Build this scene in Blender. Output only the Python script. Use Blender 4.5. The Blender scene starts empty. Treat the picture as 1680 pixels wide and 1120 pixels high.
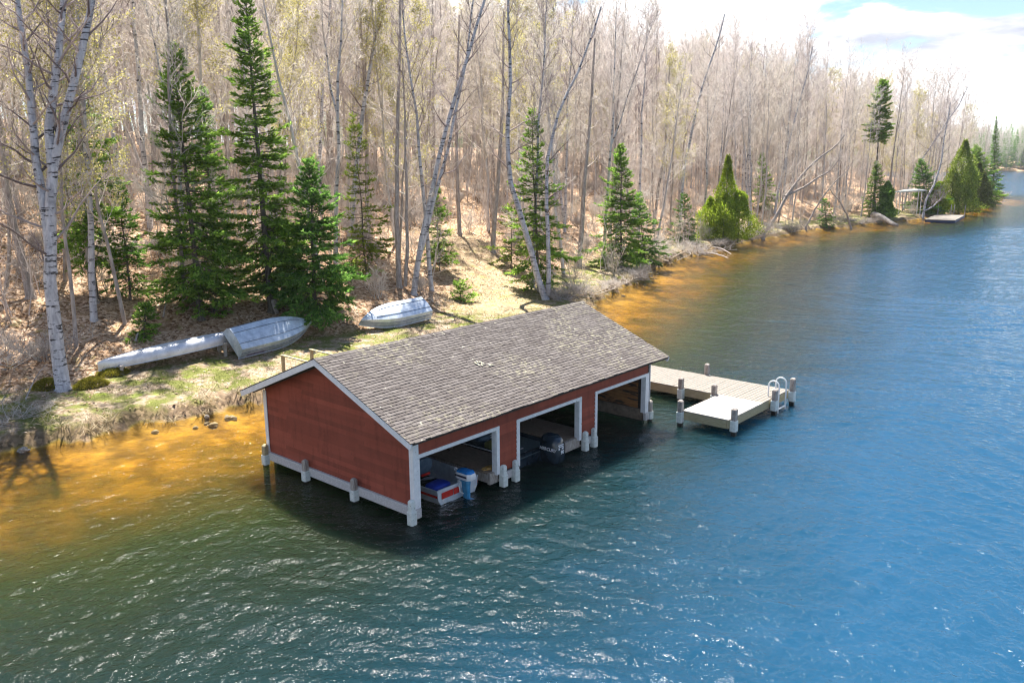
import bpy, math, random
import numpy as np
from mathutils import Matrix, Vector
R = math.radians
rng = np.random.default_rng(7)
random.seed(7)
scene = bpy.context.scene
col = scene.collection

# ------------------------------------------------------------------ camera (surveyed from the building's edges)
F = 1357.2
CAM = np.array([-12.556, -14.217, 8.544])
FW = np.array([0.73440142, 0.64538027, -0.21009251])
RT = np.array([0.65883069, -0.75225067, -0.00781344])
UP = np.array([0.16308487, 0.13267719, 0.97765029])
cd = bpy.data.cameras.new('camera'); cam = bpy.data.objects.new('camera', cd); col.objects.link(cam)
cd.sensor_fit = 'HORIZONTAL'; cd.sensor_width = 36; cd.lens = F / 1680 * 36
cd.clip_start = .5; cd.clip_end = 6000
cam.matrix_world = Matrix(((RT[0], UP[0], -FW[0], CAM[0]), (RT[1], UP[1], -FW[1], CAM[1]), (RT[2], UP[2], -FW[2], CAM[2]), (0, 0, 0, 1)))
scene.camera = cam

def ray(x, y): return FW + RT * (x - 840) / F - UP * (y - 560) / F
def project(P):
    P = np.asarray(P, float) - CAM; d = P @ FW
    return 840 + F * (P @ RT) / d, 560 - F * (P @ UP) / d, d

# ------------------------------------------------------------------ shoreline and terrain
SH = np.array([(-400, 30), (-120, 17), (-60, 14.5), (-25, 13.8), (-8, 13.5), (-4.9, 13.2), (-2.1, 12.75), (-.6, 12.65), (1.2, 12.35), (3.3, 12), (8, 11.6), (14, 11.6), (20, 12.6),
               (26, 14.2), (30.3, 15.9), (34.1, 17.3), (38.9, 18.6), (45.6, 21.6), (50, 22.6), (56.2, 24.2), (66, 26.2), (73, 26.2), (79, 26), (86, 27), (93, 27), (98, 24.4), (107, 24.5),
               (113, 22.8), (121, 22), (134, 20.5), (147, 23), (161, 25), (173, 23.9), (190, 25), (205, 28), (214, 40), (226, 110), (300, 260), (480, 330), (620, 250), (690, 125), (730, -60), (800, -500)], float)
POLY = np.vstack([SH, [(3000, -500), (3000, 3000), (-400, 3000)]])
def shore(x, y):
    """signed distance from the waterline, positive on land"""
    x = np.asarray(x, float); y = np.asarray(y, float); shp = x.shape; x = x.ravel(); y = y.ravel()
    best = np.full(x.shape, 1e9)
    for a, b in zip(SH[:-1], SH[1:]):
        ab = b - a; t = np.clip(((x - a[0]) * ab[0] + (y - a[1]) * ab[1]) / (ab @ ab), 0, 1)
        best = np.minimum(best, (x - a[0] - ab[0] * t) ** 2 + (y - a[1] - ab[1] * t) ** 2)
    ins = np.zeros(x.shape, bool)
    n = len(POLY)
    for i in range(n):
        x1, y1 = POLY[i]; x2, y2 = POLY[(i + 1) % n]
        if y1 == y2: continue
        c = ((y1 > y) != (y2 > y)) & (x < (x2 - x1) * (y - y1) / (y2 - y1) + x1)
        ins ^= c
    d = np.sqrt(best) * np.where(ins, 1, -1)
    near = np.exp(-np.abs(d) / 4)
    d = d + near * (.28 * np.sin(x * 1.9 + .6 * np.sin(y * 2)) + .2 * np.sin(x * 4.3 + 1) + .12 * np.sin(x * 9.1 + y * 3))
    return d.reshape(shp)
def smooth(t): t = np.clip(t, 0, 1); return t * t * (3 - 2 * t)
def lumps(x, y):
    return (np.sin(x * .31 + 1.3 * np.sin(y * .23)) * np.sin(y * .37 + 1) * .5 + .3 * np.sin(x * .83 + y * .41) * np.sin(y * .71 - x * .2) + .16 * np.sin(x * 1.7 + 2) * np.sin(y * 2.1 + x * .4) + .08 * np.sin(x * 3.9 + y) * np.sin(y * 4.3 - x * .7))
def height(x, y, d=None):
    if d is None: d = shore(x, y)
    x = np.asarray(x, float); y = np.asarray(y, float)
    dl = np.maximum(d, 0)
    up = np.maximum(dl - 5, 0)
    h = .44 * smooth(dl / .5) + .07 * np.minimum(dl, 5) + (13 + 7 * smooth((70 - x) / 40)) * (1 - np.exp(-up * .27 * smooth(.35 + up / 4) / (13 + 7 * smooth((70 - x) / 40))))
    h = h + smooth((dl - 4.5) / 6) * lumps(x, y) * .5 + smooth(dl / 1.5) * .05 * np.sin(x * 3.1 + y * 1.3) * np.sin(y * 2.7)
    h = h * (1 - .55 * smooth((x - 230) / 150)) + 9 * smooth((x - 420) / 200) * smooth((dl - 5) / 120)
    wd = np.maximum(-d, 0)
    bed = -.14 * smooth(wd / .3) - .11 * np.minimum(wd, 6) - .24 * np.maximum(wd - 6, 0) + .05 * np.sin(x * 1.1 + y) * np.sin(y * 1.4) * smooth(wd / 2)
    return np.where(d > 0, h, np.maximum(bed, -6))
def hz(x, y): return float(height(np.array([x]), np.array([y]))[0])
def spot(px, py, lift=0.):
    """where the sight line through a photo point meets the ground"""
    d = ray(px, py); t = np.concatenate([np.arange(14, 160, .05), np.arange(160, 500, .5)])
    P = CAM + d[None] * t[:, None]
    h = np.maximum(height(P[:, 0], P[:, 1]), 0) + lift
    k = np.argmax(P[:, 2] < h)
    return P[k]
def at_depth(px, py, dep): return CAM + ray(px, py) * dep      # ray() has unit forward component

# ------------------------------------------------------------------ materials
def mat(name):
    m = bpy.data.materials.new(name); m.use_nodes = True; nt = m.node_tree; nt.nodes.clear()
    out = nt.nodes.new('ShaderNodeOutputMaterial'); return m, nt, out
def N(nt, t, **kw):
    n = nt.nodes.new(t)
    for k, v in kw.items():
        if k.startswith('_'): setattr(n, k[1:], v)
        else:
            key = int(k[1:]) if k[0] == 'i' and k[1:].isdigit() else k.replace('_', ' ')
            n.inputs[key].default_value = v
    return n
def ramp(nt, stops, fac=None, interp='LINEAR'):
    r = nt.nodes.new('ShaderNodeValToRGB'); cr = r.color_ramp; cr.interpolation = interp
    while len(cr.elements) < len(stops): cr.elements.new(.5)
    for e, (p, c) in zip(cr.elements, stops):
        e.position = p; e.color = (*c, 1) if len(c) == 3 else c
    if fac is not None: nt.links.new(fac, r.inputs[0])
    return r
def g(v): return (v, v, v)
def mix(nt, a, b, f, mode='MIX'):
    m = nt.nodes.new('ShaderNodeMix'); m.data_type = 'RGBA'; m.blend_type = mode
    for s, v in ((m.inputs[0], f), (m.inputs[6], a), (m.inputs[7], b)):
        if hasattr(v, 'links') or isinstance(v, bpy.types.NodeSocket): nt.links.new(v, s)
        elif isinstance(v, (int, float)): s.default_value = v
        else: s.default_value = (*v, 1)
    return m.outputs[2]
def math_(nt, op, a, b=0.):
    m = nt.nodes.new('ShaderNodeMath'); m.operation = op
    for s, v in ((m.inputs[0], a), (m.inputs[1], b)):
        if isinstance(v, bpy.types.NodeSocket): nt.links.new(v, s)
        else: s.default_value = v
    return m.outputs[0]
def coords(nt, scale=(1, 1, 1), kind='Object'):
    tc = nt.nodes.new('ShaderNodeTexCoord'); mp = nt.nodes.new('ShaderNodeMapping'); mp.inputs['Scale'].default_value = scale
    nt.links.new(tc.outputs[kind], mp.inputs[0]); return mp.outputs[0]
def noise(nt, vec, scale=5., detail=4., rough=.6, dist=0.):
    n = N(nt, 'ShaderNodeTexNoise', Scale=scale, Detail=detail, Roughness=rough, Distortion=dist); nt.links.new(vec, n.inputs['Vector']); return n.outputs['Fac']
def bsdf(nt, out, color, rough=.7, metal=0., spec=.3, bump=None, bump_s=.3, bump_d=.02):
    b = nt.nodes.new('ShaderNodeBsdfPrincipled'); b.inputs['Metallic'].default_value = metal; b.inputs['Specular IOR Level'].default_value = spec
    for s, v in ((b.inputs['Base Color'], color), (b.inputs['Roughness'], rough)):
        if isinstance(v, bpy.types.NodeSocket): nt.links.new(v, s)
        elif isinstance(v, (int, float)): s.default_value = v
        else: s.default_value = (*v, 1)
    if bump is not None:
        bp = N(nt, 'ShaderNodeBump', Strength=bump_s, Distance=bump_d); nt.links.new(bump, bp.inputs['Height']); nt.links.new(bp.outputs[0], b.inputs['Normal'])
    nt.links.new(b.outputs[0], out.inputs[0]); return b
def island(nt): return nt.nodes.new('ShaderNodeNewGeometry').outputs['Random Per Island']

def simple(name, a, b, scale=6., rough=.7, metal=0., stretch=(1, 1, 1), bump_s=.3, spec=.3, detail=5., lo=.35, hi=.65, extra=None):
    m, nt, out = mat(name); v = coords(nt, stretch)
    n = noise(nt, v, scale, detail); c = ramp(nt, [(lo, a), (hi, b)], n).outputs[0]
    if extra:   # speckle colour, scale, threshold
        n2 = noise(nt, v, extra[1], 3.); c = mix(nt, c, extra[0], ramp(nt, [(extra[2], g(0)), (extra[2] + .06, g(1))], n2).outputs[0])
    bsdf(nt, out, c, rough, metal, spec, n, bump_s); return m
def foliage(name, dark, light, trans=.25):
    m, nt, out = mat(name)
    c = ramp(nt, [(0, dark), (.55, tuple((np.array(dark) + np.array(light)) / 2)), (1, light)], island(nt)).outputs[0]
    n = noise(nt, coords(nt), .9, 2.); c = mix(nt, c, ramp(nt, [(.3, g(.6)), (.7, g(1.35))], n).outputs[0], 1., 'MULTIPLY')
    d = nt.nodes.new('ShaderNodeBsdfDiffuse'); t = nt.nodes.new('ShaderNodeBsdfTranslucent'); mx = nt.nodes.new('ShaderNodeMixShader'); mx.inputs[0].default_value = trans
    nt.links.new(c, d.inputs[0]); nt.links.new(c, t.inputs[0]); nt.links.new(d.outputs[0], mx.inputs[1]); nt.links.new(t.outputs[0], mx.inputs[2]); nt.links.new(mx.outputs[0], out.inputs[0]); return m

MT = {}
MT['white'] = simple('white_paint', (.72, .73, .76), (.84, .84, .86), 9, .55, extra=((.45, .42, .38), 14, .66))
MT['grey_wood'] = simple('weathered_timber', (.30, .27, .25), (.50, .47, .44), 5, .85, stretch=(1, 1, 6))
MT['post_wood'] = simple('post_timber', (.24, .20, .18), (.46, .42, .38), 7, .85, stretch=(4, 4, .8))
MT['concrete'] = simple('pale_coating', (.55, .60, .58), (.72, .75, .73), 9, .75, extra=((.28, .30, .26), 11, .62))
MT['beam'] = simple('pale_beam', (.42, .40, .40), (.62, .60, .60), 6, .8, stretch=(3, 3, 8), extra=((.2, .17, .15), 12, .64))
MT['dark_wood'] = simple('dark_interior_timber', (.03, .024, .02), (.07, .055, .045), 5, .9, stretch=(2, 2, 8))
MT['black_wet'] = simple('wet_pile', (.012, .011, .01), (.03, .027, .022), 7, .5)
MT['walk'] = simple('walkway_boards', (.16, .12, .09), (.28, .22, .17), 5, .85, stretch=(6, 1, 1))
MT['orange_wood'] = simple('orange_lit_boards', (.20, .09, .035), (.42, .19, .07), 3.5, .8, stretch=(1, .6, 5), extra=((.06, .04, .03), 2.2, .55))
MT['alu'] = simple('dull_aluminium', (.40, .47, .55), (.60, .67, .75), 3.5, .45, metal=.55, bump_s=.06, extra=((.68, .72, .76), 5.5, .62))
MT['alu2'] = simple('pale_aluminium', (.52, .58, .66), (.70, .77, .86), 4., .4, metal=.5, bump_s=.06, extra=((.8, .82, .84), 5., .6))
MT['canoe'] = simple('canoe_aluminium', (.55, .56, .60), (.72, .74, .79), 3., .45, metal=.5, bump_s=.05, extra=((.4, .42, .46), 7., .64))
MT['strake'] = simple('dark_strake', (.10, .14, .2), (.2, .25, .32), 6, .5)
MT['decal'] = simple('lilac_decal', (.30, .27, .40), (.42, .38, .55), 16, .5)
MT['ink'] = simple('dark_ink', (.02, .02, .04), (.05, .05, .09), 9, .5)
MT['black_gloss'] = simple('black_gelcoat', (.010, .018, .028), (.020, .034, .05), 4, .18, bump_s=0, spec=.6)
MT['blue_gloss'] = simple('blue_gelcoat', (.01, .16, .50), (.02, .24, .62), 4, .25, bump_s=0, spec=.6)
MT['blue_leg'] = simple('faded_blue_paint', (.03, .20, .40), (.08, .30, .50), 7, .4, bump_s=.05)
MT['white_gloss'] = simple('white_gelcoat', (.74, .75, .78), (.85, .85, .88), 5, .3, bump_s=0, spec=.5)
MT['blue_cloth'] = simple('blue_vinyl', (.012, .03, .30), (.02, .06, .42), 7, .5)
MT['seat_grey'] = simple('grey_vinyl', (.05, .09, .14), (.09, .14, .2), 7, .55)
MT['red'] = simple('red_plastic', (.42, .02, .015), (.55, .04, .03), 6, .4)
MT['green_dark'] = simple('dark_green_canvas', (.012, .022, .012), (.03, .045, .022), 7, .8)
MT['carpet'] = simple('dark_carpet', (.05, .085, .10), (.10, .15, .165), 30, .9)
MT['silver'] = simple('pale_letters', (.72, .74, .78), (.8, .82, .85), 5, .4, bump_s=0)
MT['yellow'] = simple('olive_case', (.22, .22, .07), (.30, .30, .10), 6, .6)
MT['rope'] = simple('orange_rope', (.5, .26, .06), (.6, .38, .14), 9, .8)
MT['steel'] = simple('white_tube', (.74, .76, .78), (.82, .84, .86), 5, .3, bump_s=0)
MT['driftwood'] = simple('grey_driftwood', (.22, .19, .17), (.42, .38, .35), 6, .9)
MT['deck'] = simple('sun_bleached_planks', (.165, .143, .122), (.265, .238, .21), 4, .85, stretch=(1.2, 9, 1))
MT['deck_pale'] = simple('pale_new_planks', (.27, .25, .225), (.34, .32, .29), 4, .85, stretch=(9, 1.2, 1))
MT['rim_wood'] = simple('fresh_timber', (.34, .28, .16), (.46, .39, .25), 5, .85, stretch=(1, 1, 7))
MT['moss'] = foliage('moss', (.22, .21, .03), (.42, .37, .06), .4)
MT['twig'] = None

def bark(name, a, b, mark=None):
    m, nt, out = mat(name); v = coords(nt, (1, 1, .25)); n = noise(nt, v, 9, 5); c = ramp(nt, [(.35, a), (.65, b)], n).outputs[0]
    if mark:
        v2 = coords(nt, (1.2, 1.2, 5.5)); n2 = noise(nt, v2, 1.7, 4, .65); c = mix(nt, c, mark, ramp(nt, [(.555, g(0)), (.60, g(.95))], n2).outputs[0])
        v3 = coords(nt, (.6, .6, .5)); n3 = noise(nt, v3, 2.2, 3); c = mix(nt, c, tuple(np.array(a) * .55), ramp(nt, [(.58, g(0)), (.75, g(.8))], n3).outputs[0])
    bsdf(nt, out, c, .9, 0, .15, n, .5, .03); return m
MT['bark_grey'] = bark('grey_bark', (.37, .33, .31), (.66, .61, .58))
MT['bark_dark'] = bark('brown_bark', (.25, .21, .185), (.48, .42, .38))
MT['bark_birch'] = bark('birch_bark', (.36, .35, .37), (.60, .585, .60), (.05, .045, .045))
MT['bark_fir'] = bark('fir_bark', (.09, .075, .062), (.19, .165, .14))
def twigs(name, a, b):
    m, nt, out = mat(name); c = ramp(nt, [(0, a), (1, b)], island(nt)).outputs[0]; d = nt.nodes.new('ShaderNodeBsdfDiffuse'); t = nt.nodes.new('ShaderNodeBsdfTranslucent'); mx = nt.nodes.new('ShaderNodeMixShader'); mx.inputs[0].default_value = .4
    nt.links.new(c, d.inputs[0]); nt.links.new(c, t.inputs[0]); nt.links.new(d.outputs[0], mx.inputs[1]); nt.links.new(t.outputs[0], mx.inputs[2]); nt.links.new(mx.outputs[0], out.inputs[0]); return m
MT['twig_pink'] = twigs('pinkish_twigs', (.52, .455, .42), (.84, .77, .73))
MT['twig_grey'] = twigs('grey_twigs', (.50, .45, .41), (.82, .76, .70))
MT['twig_tan'] = twigs('tan_twigs', (.50, .45, .385), (.82, .76, .68))
MT['twig_birch'] = twigs('purple_brown_twigs', (.22, .17, .165), (.55, .48, .47))
MT['twig_pale'] = twigs('pale_dead_twigs', (.36, .32, .30), (.62, .58, .55))
MT['bud'] = foliage('yellow_buds', (.44, .40, .13), (.68, .63, .26), .45)
MT['fir'] = foliage('fir_needles', (.10, .215, .036), (.42, .62, .11), .55)
MT['fir_dark'] = foliage('dark_fir_needles', (.08, .19, .045), (.30, .52, .10), .52)
MT['fir_lime'] = foliage('lime_needles', (.14, .22, .03), (.42, .50, .09), .4)
MT['fir_mid'] = foliage('bright_fir_needles', (.11, .225, .036), (.42, .61, .11), .55)
MT['fir_olive'] = foliage('olive_fir_needles', (.07, .10, .025), (.24, .27, .07))
MT['cedar'] = foliage('cedar_sprays', (.20, .31, .02), (.50, .60, .06), .45)
MT['shrub_green'] = foliage('shrub_leaves', (.03, .09, .015), (.09, .19, .03), .3)
MT['grass_dry'] = foliage('dry_sedge', (.34, .28, .18), (.66, .58, .42), .5)
MT['grass'] = foliage('short_grass', (.085, .115, .022), (.23, .255, .07), .4)
MT['leaf'] = foliage('fallen_leaves', (.28, .17, .10), (.72, .55, .40), .2)

# red lap siding
m, nt, out = mat('red_siding'); v = coords(nt, (1, .3, .3)); n = noise(nt, v, 4, 5)
c = ramp(nt, [(.3, (.262, .057, .033)), (.7, (.315, .074, .044))], n).outputs[0]
n2 = noise(nt, coords(nt, (2.5, 2.5, .5)), 2.3, 4); c = mix(nt, c, (.17, .036, .022), ramp(nt, [(.5, g(0)), (.7, g(.6))], n2).outputs[0])
n9 = noise(nt, coords(nt, (.8, .8, 3)), 1.7, 6, .7); c = mix(nt, c, (.30, .10, .075), ramp(nt, [(.60, g(0)), (.76, g(.35))], n9).outputs[0])
isl = island(nt); c = mix(nt, c, ramp(nt, [(0, g(.74)), (1, g(1.14))], isl).outputs[0], 1., 'MULTIPLY')
bsdf(nt, out, c, .7, 0, .25, n, .12); MT['red_siding'] = m
# shingles: weathered grey with lichen
m, nt, out = mat('weathered_shingles'); isl = island(nt)
c = ramp(nt, [(0, (.086, .074, .071)), (.5, (.108, .095, .091)), (1, (.135, .120, .115))], isl).outputs[0]
v = coords(nt); big = noise(nt, v, .42, 4); n = noise(nt, v, 16, 5); c = mix(nt, c, ramp(nt, [(.3, g(.82)), (.7, g(1.18))], n).outputs[0], 1., 'MULTIPLY')
lich = noise(nt, v, 7.5, 5, .7); lm = math_(nt, 'MULTIPLY', ramp(nt, [(.50, g(0)), (.60, g(1))], lich).outputs[0], ramp(nt, [(.46, g(.06)), (.62, g(.75))], big).outputs[0])
c = mix(nt, c, (.27, .25, .18), lm)
sp = noise(nt, v, 5.2, 2, .5); c = mix(nt, c, (.42, .40, .32), ramp(nt, [(.715, g(0)), (.74, g(.85))], sp).outputs[0])
bsdf(nt, out, c, .92, 0, .15, n, .5, .01); MT['shingle'] = m

# forest floor / grass strip / lakebed : one ground
m, nt, out = mat('ground'); v = coords(nt)
at = nt.nodes.new('ShaderNodeAttribute'); at.attribute_name = 'inland'; D = at.outputs['Fac']
pa = nt.nodes.new('ShaderNodeAttribute'); pa.attribute_name = 'trail'; TR = pa.outputs['Fac']
vo = N(nt, 'ShaderNodeTexVoronoi', Scale=9.); nt.links.new(v, vo.inputs['Vector'])
sx = nt.nodes.new('ShaderNodeSeparateColor'); nt.links.new(vo.outputs['Color'], sx.inputs[0])
leaf = ramp(nt, [(0, (.16, .09, .05)), (.25, (.36, .23, .14)), (.6, (.54, .38, .26)), (1, (.72, .57, .44))], sx.outputs[0]).outputs[0]
n1 = noise(nt, v, .55, 5); leaf = mix(nt, leaf, ramp(nt, [(.3, (.62, .55, .48)), (.7, (1.1, 1.08, 1.05))], n1).outputs[0], 1., 'MULTIPLY')
n5 = noise(nt, v, 1.9, 4); leaf = mix(nt, leaf, (.26, .23, .07), ramp(nt, [(.60, g(0)), (.72, g(.6))], n5).outputs[0])
vf = noise(nt, v, 26, 3); gr = ramp(nt, [(.3, (.075, .09, .018)), (.5, (.14, .15, .038)), (.7, (.25, .25, .085))], vf).outputs[0]
n3 = noise(nt, v, 1.1, 5); gr = mix(nt, gr, ramp(nt, [(0, (.22, .15, .10)), (1, (.46, .36, .27))], sx.outputs[0]).outputs[0], ramp(nt, [(.44, g(0)), (.56, g(.9))], n3).outputs[0])
n6 = noise(nt, v, .8, 3); gr = mix(nt, gr, (.20, .27, .025), ramp(nt, [(.60, g(0)), (.70, g(.6))], n6).outputs[0])
tan = ramp(nt, [(0, (.24, .17, .10)), (1, (.44, .34, .225))], sx.outputs[0]).outputs[0]
tan = mix(nt, tan, (.32, .31, .09), ramp(nt, [(.5, g(0)), (.66, g(.6))], n3).outputs[0])
dn = math_(nt, 'ADD', D, math_(nt, 'MULTIPLY', math_(nt, 'SUBTRACT', n1, .5), 5.))
gm = nt.nodes.new('ShaderNodeMapRange'); gm.inputs[1].default_value = 4.4; gm.inputs[2].default_value = 6.2; gm.inputs[3].default_value = 1; gm.inputs[4].default_value = 0; nt.links.new(dn, gm.inputs[0])
c = mix(nt, leaf, gr, gm.outputs[0]); c = mix(nt, c, tan, TR)
nb = noise(nt, v, 1.3, 5, .6); bed = ramp(nt, [(.36, (.17, .095, .018)), (.6, (.42, .25, .045))], nb).outputs[0]
nb2 = noise(nt, v, .35, 3); bed = mix(nt, bed, (.09, .06, .02), ramp(nt, [(.48, g(0)), (.62, g(.7))], nb2).outputs[0])
bm = nt.nodes.new('ShaderNodeMapRange'); bm.inputs[1].default_value = -.05; bm.inputs[2].default_value = .12; bm.inputs[3].default_value = 1; bm.inputs[4].default_value = 0; nt.links.new(D, bm.inputs[0])
c = mix(nt, c, bed, bm.outputs[0])
soil = nt.nodes.new('ShaderNodeMapRange'); soil.inputs[1].default_value = .75; soil.inputs[2].default_value = .35; nt.links.new(math_(nt, 'ADD', D, math_(nt, 'MULTIPLY', math_(nt, 'SUBTRACT', n5, .5), .9)), soil.inputs[0]); above = nt.nodes.new('ShaderNodeMapRange'); above.inputs[1].default_value = 0.; above.inputs[2].default_value = .1; nt.links.new(D, above.inputs[0])
c = mix(nt, c, ramp(nt, [(0, (.07, .045, .028)), (1, (.26, .18, .11))], sx.outputs[1]).outputs[0], math_(nt, 'MULTIPLY', soil.outputs[0], math_(nt, 'MULTIPLY', above.outputs[0], .85)))
hh = mix(nt, sx.outputs[1], vf, .4)
bsdf(nt, out, c, .95, 0, .1, hh, .7, .05); MT['ground'] = m

# lake water: clear over the shallow sand, dense and blue where it is deep
m, nt, out = mat('lake_water'); v = coords(nt)
at = nt.nodes.new('ShaderNodeAttribute'); at.attribute_name = 'offshore'; OF = at.outputs['Fac']
nz = noise(nt, v, .22, 3); of = math_(nt, 'ADD', OF, math_(nt, 'MULTIPLY', math_(nt, 'SUBTRACT', nz, .5), 5.))
of01 = math_(nt, 'MULTIPLY', of, 1 / 30.)
tint = ramp(nt, [(0, (1, .97, .88)), (.10, (.98, .84, .48)), (.25, (.80, .66, .20)), (.5, (.35, .42, .12))], of01).outputs[0]
tr = nt.nodes.new('ShaderNodeBsdfTransparent'); nt.links.new(tint, tr.inputs[0])
body = ramp(nt, [(.10, (.085, .070, .008)), (.22, (.036, .036, .006)), (.32, (.015, .025, .007)), (.42, (.009, .017, .010)), (.56, (.005, .021, .027)), (.66, (.006, .036, .068)), (.80, (.010, .054, .110))], of01).outputs[0]
df = nt.nodes.new('ShaderNodeSubsurfaceScattering'); nt.links.new(body, df.inputs[0]); df.falloff = 'BURLEY'; df.inputs['Scale'].default_value = 1.6; df.inputs['Radius'].default_value = (.5, .9, 1.)
mf = ramp(nt, [(.05, g(0)), (.14, g(.35)), (.27, g(.88)), (.40, g(1))], of01).outputs[0]
m1 = nt.nodes.new('ShaderNodeMixShader'); nt.links.new(mf, m1.inputs[0]); nt.links.new(tr.outputs[0], m1.inputs[1]); nt.links.new(df.outputs[0], m1.inputs[2])
geo = nt.nodes.new('ShaderNodeNewGeometry')
b1 = noise(nt, v, 4.2, 3, .5, .4); b2 = noise(nt, v, 10., 3, .6, .3)
hgt = math_(nt, 'ADD', math_(nt, 'MULTIPLY', b1, .105), math_(nt, 'MULTIPLY', b2, .042))
bp = N(nt, 'ShaderNodeBump', Strength=.55, Distance=1.); nt.links.new(hgt, bp.inputs['Height'])
gl = nt.nodes.new('ShaderNodeBsdfGlossy'); gl.inputs['Roughness'].default_value = .07; nt.links.new(bp.outputs[0], gl.inputs['Normal'])
fr = N(nt, 'ShaderNodeFresnel', IOR=1.34); nt.links.new(bp.outputs[0], fr.inputs['Normal'])
m2 = nt.nodes.new('ShaderNodeMixShader'); nt.links.new(fr.outputs[0], m2.inputs[0]); nt.links.new(m1.outputs[0], m2.inputs[1]); nt.links.new(gl.outputs[0], m2.inputs[2])
nt.links.new(m2.outputs[0], out.inputs[0]); MT['water'] = m

# ------------------------------------------------------------------ object helpers
def tag(o, label=None, cat=None, group=None, kind=None):
    if label: o['label'] = label
    if cat: o['category'] = cat
    if group: o['group'] = group
    if kind: o['kind'] = kind
    return o
def empty(name, loc, rz=0., rot=None):
    o = bpy.data.objects.new(name, None); o.empty_display_size = .2; col.objects.link(o); o.location = loc; o.rotation_euler = rot or (0, 0, rz); return o
def link(name, me, parent=None):
    o = bpy.data.objects.new(name, me); col.objects.link(o)
    if parent is not None: o.parent = parent
    return o
def np_mesh(name, V, Fq, mats, smooth_=False, midx=None):
    V = np.asarray(V, np.float32); Fq = np.asarray(Fq, np.int32); k = Fq.shape[1]
    me = bpy.data.meshes.new(name); me.vertices.add(len(V)); me.vertices.foreach_set('co', V.ravel())
    me.loops.add(Fq.size); me.loops.foreach_set('vertex_index', Fq.ravel()); me.polygons.add(len(Fq))
    me.polygons.foreach_set('loop_start', np.arange(0, Fq.size, k, dtype=np.int32))
    for mm in mats: me.materials.append(mm)
    if midx is not None: me.polygons.foreach_set('material_index', np.asarray(midx, np.int32))
    if smooth_: me.polygons.foreach_set('use_smooth', np.ones(len(Fq), bool))
    me.update(calc_edges=True); return me
class MB:
    """collects shapes into ONE mesh object"""
    def __init__(s): s.v = []; s.f = []; s.m = []; s.cur = 0
    def add(s, V, Fs, mi=None):
        o = len(s.v); s.v += [tuple(map(float, p)) for p in V]; s.f += [tuple(i + o for i in f) for f in Fs]; s.m += [s.cur if mi is None else mi] * len(Fs)
    def box(s, c, d, M=None, bev=0.):
        x, y, z = [q / 2 for q in d]
        if bev > 0:
            b = min(bev, x * .9, y * .9, z * .9); V = []
            for sz, zz, ins in ((-1, -z, b), (-1, -z + b, 0), (1, z - b, 0), (1, z, b)):
                V += [(-x + ins, -y + ins, zz), (x - ins, -y + ins, zz), (x - ins, y - ins, zz), (-x + ins, y - ins, zz)]
            Fs = [(3, 2, 1, 0), (12, 13, 14, 15)]
            for r in range(3):
                for i in range(4): j = (i + 1) % 4; Fs.append((r * 4 + i, r * 4 + j, r * 4 + 4 + j, r * 4 + 4 + i))
        else:
            V = [(-x, -y, -z), (x, -y, -z), (x, y, -z), (-x, y, -z), (-x, -y, z), (x, -y, z), (x, y, z), (-x, y, z)]
            Fs = [(3, 2, 1, 0), (4, 5, 6, 7), (0, 1, 5, 4), (1, 2, 6, 5), (2, 3, 7, 6), (3, 0, 4, 7)]
        if M is not None: V = [M @ Vector(p) for p in V]
        s.add([(p[0] + c[0], p[1] + c[1], p[2] + c[2]) for p in V], Fs)
    def bx(s, x0, x1, y0, y1, z0, z1, bev=0.): s.box(((x0 + x1) / 2, (y0 + y1) / 2, (z0 + z1) / 2), (x1 - x0, y1 - y0, z1 - z0), None, bev)
    def tube(s, pts, rad, n=8, cap=True):
        pts = np.asarray(pts, float); rad = np.broadcast_to(np.asarray(rad, float), (len(pts),)); V, Fq = tube_geo(pts, rad, n)
        Fs = [tuple(f) for f in Fq]
        if cap: Fs += [tuple(range(n - 1, -1, -1)), tuple(range((len(pts) - 1) * n, len(pts) * n))]
        s.add(V, Fs)
    def loft(s, rings, closed=True, caps=True):
        n = len(rings[0]); V = [p for r in rings for p in r]; Fs = []
        for i in range(len(rings) - 1):
            for j in range(n if closed else n - 1):
                k = (j + 1) % n; Fs.append((i * n + j, i * n + k, (i + 1) * n + k, (i + 1) * n + j))
        if caps and closed: Fs += [tuple(range(n - 1, -1, -1)), tuple(range((len(rings) - 1) * n, len(rings) * n))]
        s.add(V, Fs)
    def build(s, name, mats, parent=None, smooth_=False, autos=None):
        me = bpy.data.meshes.new(name); me.from_pydata(s.v, [], s.f)
        for mm in (mats if isinstance(mats, (list, tuple)) else [mats]): me.materials.append(mm)
        me.polygons.foreach_set('material_index', s.m)
        if smooth_: me.polygons.foreach_set('use_smooth', [True] * len(s.f))
        me.update()
        import bmesh
        bm = bmesh.new(); bm.from_mesh(me); bmesh.ops.recalc_face_normals(bm, faces=bm.faces); bm.to_mesh(me); bm.free()
        if smooth_ and autos:
            me.set_sharp_from_angle(angle=R(autos))
        return link(name, me, parent)
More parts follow.
